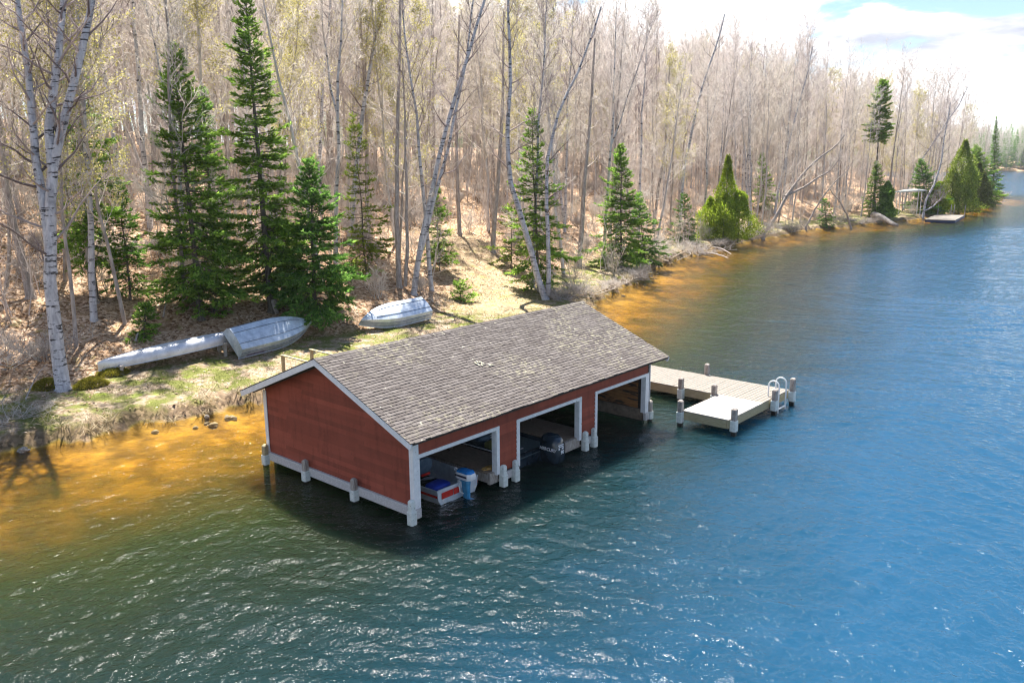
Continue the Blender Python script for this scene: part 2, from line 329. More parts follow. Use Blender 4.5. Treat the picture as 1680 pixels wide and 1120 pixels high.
def tube_geo(pts, rad, n):
    k = len(pts); T = np.empty_like(pts); T[1:-1] = pts[2:] - pts[:-2]; T[0] = pts[1] - pts[0]; T[-1] = pts[-1] - pts[-2]
    T /= np.linalg.norm(T, axis=1)[:, None] + 1e-9
    ref = np.array([0.31, .95, .05]) if abs(T[:, 2]).mean() > .6 else np.array([.05, .1, 1.])
    A = np.cross(T, ref); A /= np.linalg.norm(A, axis=1)[:, None] + 1e-9; B = np.cross(T, A)
    an = np.arange(n) * 2 * np.pi / n
    V = pts[:, None] + rad[:, None, None] * (A[:, None] * np.cos(an)[None, :, None] + B[:, None] * np.sin(an)[None, :, None])
    i = np.arange(k - 1)[:, None] * n; j = np.arange(n)[None]; j2 = (j + 1) % n
    Fq = np.stack([i + j, i + j2, i + n + j2, i + n + j], -1).reshape(-1, 4)
    return V.reshape(-1, 3), Fq
class TB:
    """many tubes and leaves into one fast mesh"""
    def __init__(s): s.V = []; s.F = []; s.o = 0; s.M = []
    def tube(s, pts, rad, n=3, mi=0):
        V, Fq = tube_geo(np.asarray(pts, float), np.asarray(rad, float), n); s.V.append(V); s.F.append(Fq + s.o); s.o += len(V); s.M.append(np.full(len(Fq), mi))
    def quads(s, V4, mi=0):
        V = V4.reshape(-1, 3); k = len(V) // 4; s.V.append(V); s.F.append(np.arange(4 * k).reshape(-1, 4) + s.o); s.o += len(V); s.M.append(np.full(k, mi))
    def mesh(s, name, mats, smooth_=False): return np_mesh(name, np.vstack(s.V), np.vstack(s.F), mats, smooth_, np.concatenate(s.M))
def unit(a): return a / (np.linalg.norm(a, axis=-1, keepdims=True) + 1e-9)
def blades(P, Dr, L, W, r=None, up=None):
    """diamond leaves from points P along Dr"""
    r = r or rng; Dr = unit(Dr); ref = unit(r.normal(size=P.shape)) if up is None else up
    S = unit(np.cross(Dr, ref)); L = L[:, None]; W = W[:, None]
    return np.stack([P, P + Dr * L * .5 + S * W * .5, P + Dr * L, P + Dr * L * .5 - S * W * .5], 1)

# ------------------------------------------------------------------ ground sheet and lake
def axis(*segs):
    out = []
    for a, b, s in segs: out += list(np.arange(a, b, s))
    return np.array(out + [segs[-1][1]])
X = axis((-400, -60, 20), (-60, -22, 2), (-22, 60, .45), (60, 220, 1.3), (220, 1000, 20), (1000, 2600, 200)); Y = axis((-900, -60, 60), (-60, -14, 3), (-14, 8, 1), (8, 46, .4), (46, 130, 2), (130, 700, 20), (700, 2600, 200))
GX, GY = np.meshgrid(X, Y, indexing='ij'); GD = shore(GX, GY); GZ = height(GX, GY, GD)
def grid_mesh(name, GX, GY, GZ, mats):
    nx, ny = GX.shape; V = np.stack([GX, GY, GZ], -1).reshape(-1, 3); i = np.arange(nx - 1)[:, None] * ny; j = np.arange(ny - 1)[None]
    return np_mesh(name, V, np.stack([i + j, i + ny + j, i + ny + j + 1, i + j + 1], -1).reshape(-1, 4), mats, True)
me = grid_mesh('ground', GX, GY, GZ, [MT['ground']])
a = me.attributes.new('inland', 'FLOAT', 'POINT'); a.data.foreach_set('value', GD.ravel().astype(np.float32))
def seg_dist(x, y, pts):
    best = np.full(x.shape, 1e9); pts = np.asarray(pts, float)
    for p, q in zip(pts[:-1], pts[1:]):
        ab = q - p; t = np.clip(((x - p[0]) * ab[0] + (y - p[1]) * ab[1]) / (ab @ ab), 0, 1); best = np.minimum(best, np.hypot(x - p[0] - ab[0] * t, y - p[1] - ab[1] * t))
    return best
TRAIL = [spot(810, 500)[:2], spot(810, 470)[:2], spot(800, 440)[:2], spot(770, 405)[:2], spot(735, 385)[:2]]
tr = smooth(1.25 - seg_dist(GX, GY, TRAIL) / 3.2) * .9
a = me.attributes.new('trail', 'FLOAT', 'POINT'); a.data.foreach_set('value', tr.ravel().astype(np.float32))
tag(link('ground', me), 'leaf-strewn wooded bank sloping down into the lake', 'ground', kind='structure')

WX = axis((-400, -60, 15), (-60, -18, 1.), (-18, 17, .085), (17, 45, .2), (45, 110, .5), (110, 300, 2), (300, 1000, 25)); WY = axis((-900, -80, 40), (-80, -26, 1.5), (-26, -22, .25), (-22, 13.5, .085), (13.5, 30, .4), (30, 60, 3), (60, 400, 20))
QX, QY = np.meshgrid(WX, WY, indexing='ij'); QD = shore(QX, QY)
r2 = np.random.default_rng(3); H = np.zeros_like(QX); wx = QX + 1.2 * np.sin(QY * .35 + 1) + .5 * np.sin(QY * .9 + QX * .3); wy = QY + 1.1 * np.sin(QX * .31) + .5 * np.sin(QX * .8 - QY * .4 + 2)
for k in range(34):
    lam = .27 * 1.064 ** k if k < 26 else 1.3 + .22 * (k - 26); cx, cy = -11 + r2.normal() * 7, -13 + r2.normal() * 7
    amp = (.054 if lam < .9 else .021) * lam / 6.283; dist = np.hypot(wx - cx, wy - cy); ph = r2.uniform(0, 6.28)
    env = .55 + .45 * np.sin(QX * r2.uniform(.1, .5) + r2.uniform(0, 6)) * np.sin(QY * r2.uniform(.1, .5) + r2.uniform(0, 6))
    s_ = np.sin(dist * 2 * np.pi / lam + ph); H += amp * env * (s_ + .25 * s_ * s_)
dxl = np.gradient(WX)[:, None]; dyl = np.gradient(WY)[None]; H *= np.clip(.35 / np.maximum(dxl, dyl), 0, 1) * np.clip((-QD + .2) / 3, .12, 1)
H -= H.mean()
me = grid_mesh('lake', QX, QY, H, [MT['water']])
a = me.attributes.new('offshore', 'FLOAT', 'POINT'); a.data.foreach_set('value', (np.maximum(-QD, 0) + .5 * np.maximum(-QD - 5, 0) * smooth((QX + 4) / 22)).ravel().astype(np.float32))
tag(link('lake_water', me), 'rippled lake, amber over the shallows and blue offshore', 'lake', kind='structure')

# ------------------------------------------------------------------ boathouse
L_, D_ = 10.5, 6.28
RY, RZ, EF, EB, EZ, XL, XR = 3.105, 3.728, -.504, 6.76, 2.245, -.49, 10.93
def roof_top(y): return RZ - (RY - y) * (RZ - EZ) / (RY - EF) if y < RY else RZ - (y - RY) * (RZ - EZ) / (EB - RY)
bh = tag(empty('boathouse', (L_ / 2, D_ / 2, 0)), 'red boathouse with weathered shingle roof and three white-trimmed boat slips', 'boathouse')
BHO = Vector((-L_ / 2, -D_ / 2, 0))
def bpart(mb, name, m, parent=None, **k):
    o = mb.build(name, m, parent or bh, **k)
    if parent is None: o.location = BHO
    return o
ST, Z0 = .128, .42
def gable_wall(x, sgn, name):
    mb = MB(); z = Z0; tf = .13
    def yr(zz):
        a = 0. if roof_top(0) - tf >= zz else RY - (roof_top(RY) - tf - zz) * (RY - EF) / (RZ - EZ)
        b = D_ if roof_top(D_) - tf >= zz else RY + (roof_top(RY) - tf - zz) * (EB - RY) / (RZ - EZ)
        return a, b
    while z < RZ - tf - .02:
        z1 = min(z + ST, RZ - tf - .01); a0, b0 = yr(z); a1, b1 = yr(z1); cuts = [0.]; c = random.uniform(1, 3)
        while c < D_ - .6: cuts.append(c); c += random.uniform(2.2, 3.8)
        cuts.append(D_)
        for p, q in zip(cuts[:-1], cuts[1:]):
            p0, q0, p1, q1 = max(p, a0), min(q, b0), max(p, a1), min(q, b1)
            if q0 - p0 < .02 or q1 - p1 < .0: continue
            g_ = .002; xo, xi = x + sgn * .034, x + sgn * .006; j = random.uniform(-.002, .002)
            mb.add([(xo + j, p0 + g_, z), (xo + j, q0 - g_, z), (xi, q1 - g_, z1), (xi, p1 + g_, z1), (x, p0 + g_, z), (x, q0 - g_, z)], [(0, 1, 2, 3), (4, 5, 1, 0)])
        z = z1
    o = bpart(mb, name, MT['red_siding'])
    core = MB(); pts = [(0.0, Z0), (D_, Z0), (D_, roof_top(D_) - .14), (RY, RZ - .14), (0, roof_top(0) - .14)]
    xa, xb = x - sgn * .10, x + sgn * .004
    core.loft([[(xa, y, z) for y, z in pts], [(xb, y, z) for y, z in pts]])
    return o, core
o, core = gable_wall(0., -1, 'gable_siding'); bpart(core, 'gable_framing', MT['dark_wood'])
o, core = gable_wall(L_, 1, 'gable_siding'); bpart(core, 'gable_framing', MT['dark_wood'])
HEAD = 1.62; OPS = [(.16, 2.92), (3.87, 6.6), (7.53, 10.27)]; PIERS = [(3.04, 3.75), (6.72, 7.42)]
mb = MB()
def lap(x0, x1, z0, z1, y, sgn):
    z = Z0
    while z < z1 - .005:
        a, b = max(z, z0), min(z + ST, z1)
        if b - a > .01:
            ya, yb = y + sgn * (.006 + .028 * (z + ST - a) / ST), y + sgn * (.006 + .028 * (z + ST - b) / ST)
            cuts = [x0]; c = x0 + random.uniform(1.2, 3)
            while c < x1 - .7: cuts.append(c); c += random.uniform(2, 3.6)
            cuts.append(x1)
            for p, q in zip(cuts[:-1], cuts[1:]): mb.add([(p + .002, ya, a), (q - .002, ya, a), (q - .002, yb, b), (p + .002, yb, b), (p + .002, y, a), (q - .002, y, a)], [(0, 1, 2, 3), (4, 5, 1, 0)])
        z += ST
for a, b in PIERS: lap(a, b, Z0, HEAD + .1, 0, -1)
lap(.1, 10.42, HEAD + .1, 2.26, 0, -1)
bpart(mb, 'front_siding', MT['red_siding'])
mb = MB(); lap(.02, L_ - .02, Z0, 2.26, D_, 1); bpart(mb, 'rear_siding', MT['red_siding'])
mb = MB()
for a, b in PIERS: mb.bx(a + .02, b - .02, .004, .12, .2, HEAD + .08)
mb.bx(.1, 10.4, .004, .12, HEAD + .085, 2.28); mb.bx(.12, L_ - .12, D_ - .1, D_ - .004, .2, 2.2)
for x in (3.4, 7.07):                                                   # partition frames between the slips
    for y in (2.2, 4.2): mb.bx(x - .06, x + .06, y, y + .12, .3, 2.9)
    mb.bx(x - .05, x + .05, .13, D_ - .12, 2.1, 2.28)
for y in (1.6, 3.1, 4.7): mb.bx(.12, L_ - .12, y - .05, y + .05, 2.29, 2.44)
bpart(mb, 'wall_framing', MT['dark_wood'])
mb = MB()                                                               # white trim of each slip
tops = [(-.03, .16, 2.92, 3.04), (3.75, 3.87, 6.6, 6.72), (7.42, 7.53, 10.27, 10.47)]
for xa, xb, xc, xd in tops:
    t = MB(); t.bx(xa, xb, -.045, -.001, .36, HEAD, .004); t.bx(xc, xd, -.045, -.001, .36, HEAD, .004); t.bx(xa, xd, -.048, -.002, HEAD, HEAD + .1, .004)
    t.bx(xb - .02, xb + .006, .0, .13, .36, HEAD - .003); t.bx(xc - .006, xc + .02, .0, .13, .36, HEAD - .003); t.bx(xb + .008, xc - .008, .0, .13, HEAD - .02, HEAD - .0005)
    bpart(t, 'slip_trim', MT['white'])
for x0, x1, y0, y1 in ((-.05, -.032, -.05, .10), (-.05, -.032, D_ - .1, D_ + .05), (L_ + .03, L_ + .05, -.05, .1)):
    t = MB(); t.bx(x0, x1, y0, y1, .40, 2.26, .003)
    if x0 < 0 and y0 < 0: t.bx(-.03, .13, -.05, -.047, HEAD + .1, 2.2)
    bpart(t, 'corner_board', MT['white'])
t = MB(); t.bx(-.03, .1, D_ + .03, D_ + .05, .4, 2.2); bpart(t, 'corner_board', MT['white'])
# roof deck, fascia, shingles
mb = MB()
def slope_pt(side, s, lift):                      # s metres up from the eave along the slope
    ye, dy = (EF, RY - EF) if side == 0 else (EB, RY - EB); Ls = math.hypot(dy, RZ - EZ)
    ny, nz = -(RZ - EZ) / Ls * (1 if dy > 0 else -1), abs(dy) / Ls
    return ye + dy * s / Ls + ny * lift, EZ + (RZ - EZ) * s / Ls + nz * lift, Ls
for side in (0, 1):
    y0, z0, Ls = slope_pt(side, .01, -.012); y1, z1, _ = slope_pt(side, Ls - .004, -.012); y2, z2, _ = slope_pt(side, Ls - .004, -.075); y3, z3, _ = slope_pt(side, .01, -.075)
    mb.loft([[(XL + .03, y0, z0), (XL + .03, y1, z1), (XL + .03, y2, z2), (XL + .03, y3, z3)], [(XR - .03, y0, z0), (XR - .03, y1, z1), (XR - .03, y2, z2), (XR - .03, y3, z3)]])
    x = XL + .25
    while x < XR - .1:                            # rafter tails
        a = slope_pt(side, .16, -.078); b = slope_pt(side, Ls - .05, -.078); c = slope_pt(side, Ls - .05, -.19); d = slope_pt(side, .16, -.16)
        mb.loft([[(x, p[0], p[1]) for p in (a, b, c, d)], [(x + .05, p[0], p[1]) for p in (a, b, c, d)]]); x += .61
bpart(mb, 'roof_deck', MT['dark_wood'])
for xs in ((XL - .012, XL + .026), (XR - .026, XR + .012)):
    t = MB()
    for side in (0, 1):
        Ls = slope_pt(side, 0, 0)[2]; q = [slope_pt(side, s, l) for s, l in ((-.02, -.014), (Ls, -.014), (Ls - (.0), -.165), (-.02, -.165))]
        q[2] = (RY + (.0005 if side else -.0005), RZ - .18, 0); q[1] = (RY + (.0005 if side else -.0005), RZ - .016, 0)
        t.loft([[(xs[0], p[0], p[1]) for p in q], [(xs[1], p[0], p[1]) for p in q]])
    bpart(t, 'rake_board', MT['white'])
sh = MB(); rs = random.Random(5)
for side in (0, 1):
    Ls = slope_pt(side, 0, 0)[2]; n = 36; ex = Ls / n
    for i in range(n):
        x = XL - .02 - rs.uniform(0, .2)
        while x < XR + .02:
            w = rs.choice((.16, .2, .25, .3, .34)); a, b = max(x, XL - .02), min(x + w, XR + .02); x += w
            if b - a < .03: continue
            jit = rs.uniform(-.014, .014) if i else rs.uniform(-.022, .014)
            if i == 0 and rs.random() < .02: continue
            s0 = i * ex + jit; s1 = min((i + 1) * ex + .02, Ls); lo = .019 + rs.uniform(-.003, .005) if i else .022; hi = .004
            c = [slope_pt(side, s0, lo), slope_pt(side, s1, hi), slope_pt(side, s0, lo - .022 if i else -.01)]
            tl = rs.uniform(-.004, .004); g_ = .003
            sh.add([(a + g_, c[0][0], c[0][1] + tl), (b - g_, c[0][0], c[0][1] - tl), (b - g_, c[1][0], c[1][1]), (a + g_, c[1][0], c[1][1]), (a + g_, c[2][0], c[2][1]), (b - g_, c[2][0], c[2][1])],
                   [(0, 1, 2, 3), (4, 5, 1, 0), (4, 0, 3), (1, 5, 2)])
bpart(sh, 'roof_shingles', MT['shingle'])
rc = MB(); x = XL - .02
while x < XR:
    w = .28; z = RZ + .012 + rs.uniform(0, .008)
    rc.add([(x, RY - .13, z - .045), (x + w, RY - .13, z - .05), (x + w, RY, z), (x, RY, z + .006), (x + w, RY + .13, z - .05), (x, RY + .13, z - .045)], [(0, 1, 2, 3), (3, 2, 4, 5)]); x += w - .012
bpart(rc, 'ridge_cap', MT['shingle'])
m_lich = simple('pale_lichen', (.36, .34, .25), (.5, .48, .38), 12, .95)
for x, s_ in ((3.72, 2.13), (3.82, 2.17), (3.9, 2.12), (3.92, 2.03), (3.83, 1.98), (3.74, 2.04), (4.06, 1.9), (4.14, 1.88)):   # pale ring of lichen on the front slope
    y, z, _ = slope_pt(0, s_, .034); t = MB(); t.box((x, y, z), (.10, .05, .012), Matrix.Rotation(R(22.4), 3, 'X') @ Matrix.Rotation(rs.uniform(0, 3), 3, 'Z'), .005); bpart(t, 'lichen_speck', m_lich)
# base beams, piles, interior
def beam(x0, x1, y0, y1, z0=.17, z1=.415):
    t = MB(); t.bx(x0, x1, y0, y1, z0, z1, .012); bpart(t, 'sill_beam', MT['beam'])
beam(-.10, .02, .04, D_ - .05); beam(L_ - .02, L_ + .1, .04, D_); beam(3.18, 3.56, -.06, .03, .14, .36); beam(6.9, 7.22, -.06, .03, .14, .36); beam(-.06, .16, -.06, .03, .10, .355); beam(10.28, 10.5, -.07, .03, .10, .355)
t = MB(); t.bx(.1, L_ - .1, D_ - .05, D_ + .08, .15, .40); bpart(t, 'sill_beam', MT['beam'])
def pile_post(x, y, top=.64, blk=(.05, .34), w=.15, parent=None, off=BHO, wood='post_wood', bw=.19, name='post', sleeve='concrete', bolts=True):
    p = MB(); h = w / 2; b = .022
    def ring(z, q):
        q2 = max(q - b, .004); return [(-q2, -q, z), (q2, -q, z), (q, -q2, z), (q, q2, z), (q2, q, z), (-q2, q, z), (-q, q2, z), (-q, -q2, z)]
    p.loft([ring(blk[1] - .03, h), ring(top - .05, h), ring(top - .012, h * .62), ring(top, h * .25)]); o = p.build(name, MT[wood], parent or bh); o.location = Vector((x, y, 0)) + off
    s = MB(); s.loft([ring(blk[0], bw / 2 * .98), ring(blk[0] + .02, bw / 2), ring(blk[1] - .012, bw / 2), ring(blk[1], bw / 2 * .93)]); s.build('sleeve', MT[sleeve], o)
    s = MB(); s.loft([ring(-2.2, h * .95), ring(blk[0] + .005, h * .95)]); s.build('pile', MT['black_wet'], o); return o
pile_post(-.15, -.05, .66, (.02, .36), sleeve='concrete', wood='concrete'); pile_post(-.16, 2.15, .66); pile_post(-.16, 4.28, .66); pile_post(-.16, 6.25, .66, wood='rim_wood')
for x in (3.12, 3.62, 6.84, 7.29): pile_post(x, -.10, .62, (.015, .34), sleeve='concrete', wood='concrete')
pile_post(10.6, -.03, .75, (.10, .36)); pile_post(10.62, 3.1); pile_post(10.62, 6.3)
for x0, x1 in ((2.72, 3.95), (6.02, 7.34)):
    t = MB(); y = .14
    while y < 5.1: t.bx(x0, x1, y, y + .17, .40, .44); y += .18
    bpart(t, 'walkway', MT['walk']); t = MB(); t.bx(x0 + .01, x1 - .01, .04, .13, .12, .43); t.bx(x0 + .02, x0 + .1, .14, 5.1, .15, .395); t.bx(x1 - .1, x1 - .02, .14, 5.1, .15, .395); bpart(t, 'walkway_frame', MT['post_wood'])
t = MB(); x = .14
while x < L_ - .3: t.bx(x, x + .17, 5.12, D_ - .12, .40, .44); x += .18
bpart(t, 'rear_walkway', MT['walk'])
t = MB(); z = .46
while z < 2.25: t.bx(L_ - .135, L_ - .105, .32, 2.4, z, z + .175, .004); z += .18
bpart(t, 'inner_boards', MT['orange_wood'])  # front stretch: the warm light near the opening is put into the orange
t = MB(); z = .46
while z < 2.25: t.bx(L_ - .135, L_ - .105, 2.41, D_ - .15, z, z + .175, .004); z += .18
bpart(t, 'inner_boards', MT['dark_wood'])  # rear stretch of the same wall, coloured dark in place of interior shade
t = MB(); t.bx(.05, L_ - .05, D_ - .25, D_ - .12, -2., .22); bpart(t, 'underwater_screen', MT['black_wet'])  # added unseen panel, blocks the sunlit lakebed so the slips stay black
t = MB(); t.bx(L_ - .14, L_ - .04, .1, D_ - .26, -2., .055); bpart(t, 'underwater_screen', MT['black_wet'])  # added likewise, shuts out the bright bed beyond the right wall
t = MB(); t.bx(L_ - .16, L_ - .11, .1, D_ - .15, .26, .44, .005); t.bx(L_ - .15, L_ - .1, .1, D_ - .15, .06, .25, .005); bpart(t, 'skirt_boards', MT['walk'])

# ------------------------------------------------------------------ small craft
def flat_text(s, size, m, name='lettering', parent=None, M=None, shear=0., bold=.0):
    cu = bpy.data.curves.new(name, 'FONT'); cu.body = s; cu.size = size; cu.extrude = .0015; cu.shear = shear; cu.offset = bold; cu.align_x = 'CENTER'; cu.align_y = 'CENTER'; cu.resolution_u = 3
    tmp = bpy.data.objects.new('tmp', cu); me = bpy.data.meshes.new_from_object(tmp); bpy.data.objects.remove(tmp); me.name = name; me.materials.clear(); me.materials.append(m)
    o = link(name, me, parent)
    if M is not None: o.matrix_local = M
    return o
def hull_stations(L, B, D, n=15, stern=.94, bow_pow=2.3, bow_rise=.5, mid=.42, shear=.16):
    out = []
    for i in range(n):
        s = i / (n - 1); u = max(0, (s - mid) / (1 - mid)); w = B / 2 * (stern + (1 - stern) * min(1, s / mid)) * max(1 - u ** bow_pow, .012)
        zb = bow_rise * D * max(0, (s - .62) / .38) ** 2.2; zt = D * (1 + shear * s * s)
        out.append((s * L, w, zb, zt))
    return out
def hull_rings(sts, thick=.03, floor=None, bottom=.8):
    rings = []
    for x, w, zb, zt in sts:
        t = min(thick, w * .5); m = zb + (zt - zb) * .5
        half = [(w, zt), (w * .965, m), (w * bottom, zb + .05 * min(1, w * 2)), (w * .4, zb + .012), (0, zb - .015)]
        outer = [(x, -a, b) for a, b in half] + [(x, a, b) for a, b in half[-2::-1]]
        f = max(zb + .06, floor if floor is not None else zb + .06); f = min(f, zt - .03)
        inner = [(x, w - t, zt), (x, w * .96 - t, max(m, f)), (x, max(w * bottom - t, w * .3), f), (x, 0, f), (x, -max(w * bottom - t, w * .3), f), (x, -(w * .96 - t), max(m, f)), (x, -(w - t), zt)]
        rings.append(outer + inner)
    return rings
def turned_boat(name, label, cat, L, B, D, M, m, flip=False, decal=True):
    """hull lying bottom-up: local x along it, y from the near gunwale, z up"""
    root = tag(empty(name, (0, 0, 0)), label, cat, 'small aluminium boats lying bottom up on the bank'); root.matrix_world = M
    def T(p):
        x, y, z = p; return ((L - x) if flip else x, y + B / 2, D - z)
    sts = hull_stations(L, B, D, 17); rings = [[T(p) for p in r] for r in hull_rings(sts)]
    mb = MB(); mb.loft(rings); mb.build('hull', m, root, smooth_=True, autos=32)
    x, w, zb, zt = sts[0]; pf = [(w * .97, zt - .03), (w * .94, zb + (zt - zb) * .5), (w * .78, zb + .05), (w * .4, zb + .012), (0, zb - .012)]; pf = [(-a, b) for a, b in pf] + pf[-2::-1]
    mb = MB(); mb.loft([[T((xx, a, b)) for a, b in pf] for xx in (.012, .05)]); mb.build('transom', m, root)
    def line(fr, s0, s1, lift=.0):
        P = []
        for x, w, zb, zt in sts:
            s = x / L
            if s0 <= s <= s1: P.append(T((x, fr * w * .8, zb + .012 + .045 * abs(fr) ** 3 * min(1, w * 2) - lift)))
        return P
    for fr, s0, s1 in ((0, .0, .97), (-.5, .0, .82), (.5, .0, .82)):
        t = MB(); t.tube(line(fr, s0, s1, .012), .016, 5); t.build('keel_rib', MT['strake'], root)
    for sg in (-1, 1):
        P = [T((x, sg * w * (.95), zb + (zt - zb) * .40)) for x, w, zb, zt in sts]; t = MB(); t.tube(P, .014, 5); t.build('side_strake', MT['strake'], root)
        P = [T((x, sg * w * 1.005, zt)) for x, w, zb, zt in sts]; t = MB(); t.tube(P, .024, 6); t.build('gunwale', MT['alu2'], root)
    if decal:
        for k, (s0, s1, mm) in enumerate(((.07, .30, 'decal'), (.82, .93, 'ink'))):
            q = []
            for s in np.linspace(s0, s1, 6):
                i = min(int(s * 16), 15); f = s * 16 - i; a = np.array(sts[i]) * (1 - f) + np.array(sts[i + 1]) * f
                q.append((T((a[0], -(a[1] * .985 + .006), a[2] + (a[3] - a[2]) * .62)), T((a[0], -(a[1] * 1.0 + .006), a[2] + (a[3] - a[2]) * .88))))
            t = MB(); V = [p for e in q for p in e]; t.add(V, [(2 * i, 2 * i + 1, 2 * i + 3, 2 * i + 2) for i in range(5)]); o = t.build('side_decal', MT[mm], root)
            if k == 0:
                t = MB(); rr = random.Random(2)
                for i in range(14):
                    f = .1 + .8 * i / 13; j = min(int(f * 5), 4); f2 = f * 5 - j; a = np.array(q[j][0]) * (1 - f2) + np.array(q[j + 1][0]) * f2; b = np.array(q[j][1]) * (1 - f2) + np.array(q[j + 1][1]) * f2
                    c = a * .5 + b * .5 + np.array((0, -.004, 0)); hh = (b - a) * rr.uniform(.12, .3); u = np.array((rr.uniform(.012, .03), 0, 0)); t.add([c - hh - u, c - hh + u, c + hh + u * rr.uniform(.2, 1.4), c + hh - u], [(0, 1, 2, 3)])
                t.build('lettering', MT['ink'], o)
    return root
def place_M(P, yaw, pitch, tilt): return Matrix.Translation(Vector(P)) @ Matrix.Rotation(yaw, 4, 'Z') @ Matrix.Rotation(-pitch, 4, 'Y') @ Matrix.Rotation(tilt, 4, 'X')
A = spot(392, 590)
turned_boat('rowboat', 'long grey aluminium rowboat upside down with its square stern against the canoe', 'rowboat', 4.45, 1.4, .56, place_M(A + np.array((0, 0, .0)), R(9), R(1.5), R(50)), MT['alu'])
A = spot(602, 547)
turned_boat('rowboat', 'short pale rowboat upside down under the leaning birch, pointed bow to the fir', 'rowboat', 4.1, 1.35, .5, place_M(A + np.array((0, 0, .0)), R(-1), R(1.5), R(38)), MT['alu2'], flip=True, decal=False)
# canoe on its rack
ga, gb = spot(190, 619), spot(368, 592); da, db = (ga - CAM) @ FW, (gb - CAM) @ FW
ca, cb = at_depth(161, 604, da), at_depth(408, 549, db + 1.6); cl = np.linalg.norm(cb - ca); yaw = math.atan2(cb[1] - ca[1], cb[0] - ca[0]); pit = math.asin((cb[2] - ca[2]) / cl)
cn = tag(empty('canoe', (0, 0, 0)), 'silver canoe upside down on low post supports beside the wooded slope', 'canoe'); cn.matrix_world = place_M(ca, yaw, pit, R(8))
rings = []; keel = []; rimL = []; rimR = []
for i in range(25):
    s = i / 24; e = abs(2 * s - 1); w = .44 * max(1 - e ** 2.6, .02); top = .38 - .10 * e ** 3 - .06 * max(0, e - .9) * 10; low = -.09 * e ** 3 - .02
    xx = s * cl; rings.append([(xx, -w, low), (xx, -w * .97, low + (top - low) * .45), (xx, -w * .72, low + (top - low) * .82), (xx, -w * .3, top - .012), (xx, 0, top), (xx, w * .3, top - .012), (xx, w * .72, low + (top - low) * .82), (xx, w * .97, low + (top - low) * .45), (xx, w, low),
        (xx, w * .8, low + .03), (xx, 0, low + (top - low) * .6), (xx, -w * .8, low + .03)]); keel.append((xx, 0, top + .006)); rimL.append((xx, -w * 1.01, low)); rimR.append((xx, w * 1.01, low))
t = MB(); t.loft(rings); t.build('hull', MT['canoe'], cn, smooth_=True, autos=65)
t = MB(); t.tube(keel, .013, 5); t.build('keel_strip', MT['alu2'], cn)
for r_ in (rimL, rimR): t = MB(); t.tube(r_, .018, 6); t.build('gunwale', MT['alu2'], cn)
for (gp, lab, fr) in ((ga, 'low grey wooden support under the left tip of the canoe', .12), (gb, 'taller grey wooden support under the canoe next to the rowboat stern', .80)):
    q = ca + (cb - ca) * fr; gx = hz(q[0], q[1]); hgt_ = max(q[2] - gx - .03, .2)
    k = tag(empty('canoe_support', (q[0], q[1], gx), yaw), lab, 'support', 'canoe supports')
    for yy in (-.3, .3): t = MB(); t.bx(-.055, .055, yy - .055, yy + .055, -.25, hgt_ - .06, .008); t.build('post', MT['grey_wood'], k)
    t = MB(); t.bx(-.07, .07, -.45, .45, hgt_ - .06, hgt_ + .03, .008); t.build('crossbar', MT['grey_wood'], k)

# aluminium fishing boat in the first slip
def outboard(root, x, y, z, s, cowl_m, leg_m, name='outboard_motor'):
    o = empty(name, (0, 0, 0)); o.parent = root; o.location = (x, y, z); return o
fb = tag(empty('fishing_boat', (1.76, .28, 0)), 'small silver fishing boat with blue cushion and white-and-blue outboard in the first slip', 'boat')
YM = Matrix.Rotation(R(90), 4, 'Z')
sts = hull_stations(4.3, 1.58, .50, 15, .94); t = MB(); rg = [[(-p[1], p[0], p[2] - .10) for p in r] for r in hull_rings(sts, .035, .10)]; t.loft(rg); t.build('hull', MT['alu2'], fb, smooth_=True, autos=30)
for sg in (-1, 1):
    P = [(-sg * w * 1.0, x, zt - .10) for x, w, zb, zt in sts]; t = MB(); t.tube(P, .022, 6); t.build('gunwale', MT['alu2'], fb)
    t = MB(); q = [((-sg * (w * .99 + .008), x, zb + (zt - zb) * .62 - .1), (-sg * (w * 1.0 + .008), x, zb + (zt - zb) * .76 - .1)) for x, w, zb, zt in sts[:-1]]; t.add([p for e in q for p in e], [(2 * i, 2 * i + 1, 2 * i + 3, 2 * i + 2) for i in range(len(q) - 1)]); t.build('side_stripe', MT['red'], fb)
t = MB()
for x0, x1, n_ in ((-.60, -.20, 0), (-.17, .02, 1)): t.box(((x0 + x1) / 2, -.012, .24), (x1 - x0, .016, .17), None, .006)
t.build('transom_panel', MT['red'], fb)
t = MB(); t.bx(-.7, .7, .0, .045, .36, .42, .01); t.build('transom_cap', MT['alu2'], fb)
t = MB(); t.loft([[(a, y, b - .10) for a, b in ((-.72, .47), (-.70, .25), (-.58, .055), (-.3, .015), (0, -.01), (.3, .015), (.58, .055), (.70, .25), (.72, .47))] for y in (.002, .04)]); t.build('transom', MT['alu2'], fb)
for y in (.42, 1.9, 3.0): t = MB(); t.bx(-.66 if y < 2.5 else -.5, .66 if y < 2.5 else .5, y - .16, y + .16, .20, .24, .01); t.build('bench', MT['alu'], fb)
def soft(rx, ry, rz, p=3.2, nu=20, nv=9):
    V = [];
    for i in range(nv):
        a = -math.pi / 2 + math.pi * i / (nv - 1); ca_, sa = math.cos(a), math.sin(a); r_ = []
        sg = lambda v, e: math.copysign(abs(v) ** e, v); e = 2 / p
        for j in range(nu): b = 2 * math.pi * j / nu; r_.append((rx * max(sg(ca_, e), .02) * sg(math.cos(b), e), ry * max(sg(ca_, e), .02) * sg(math.sin(b), e), rz * sg(sa, e)))
        V.append(r_)
    return V
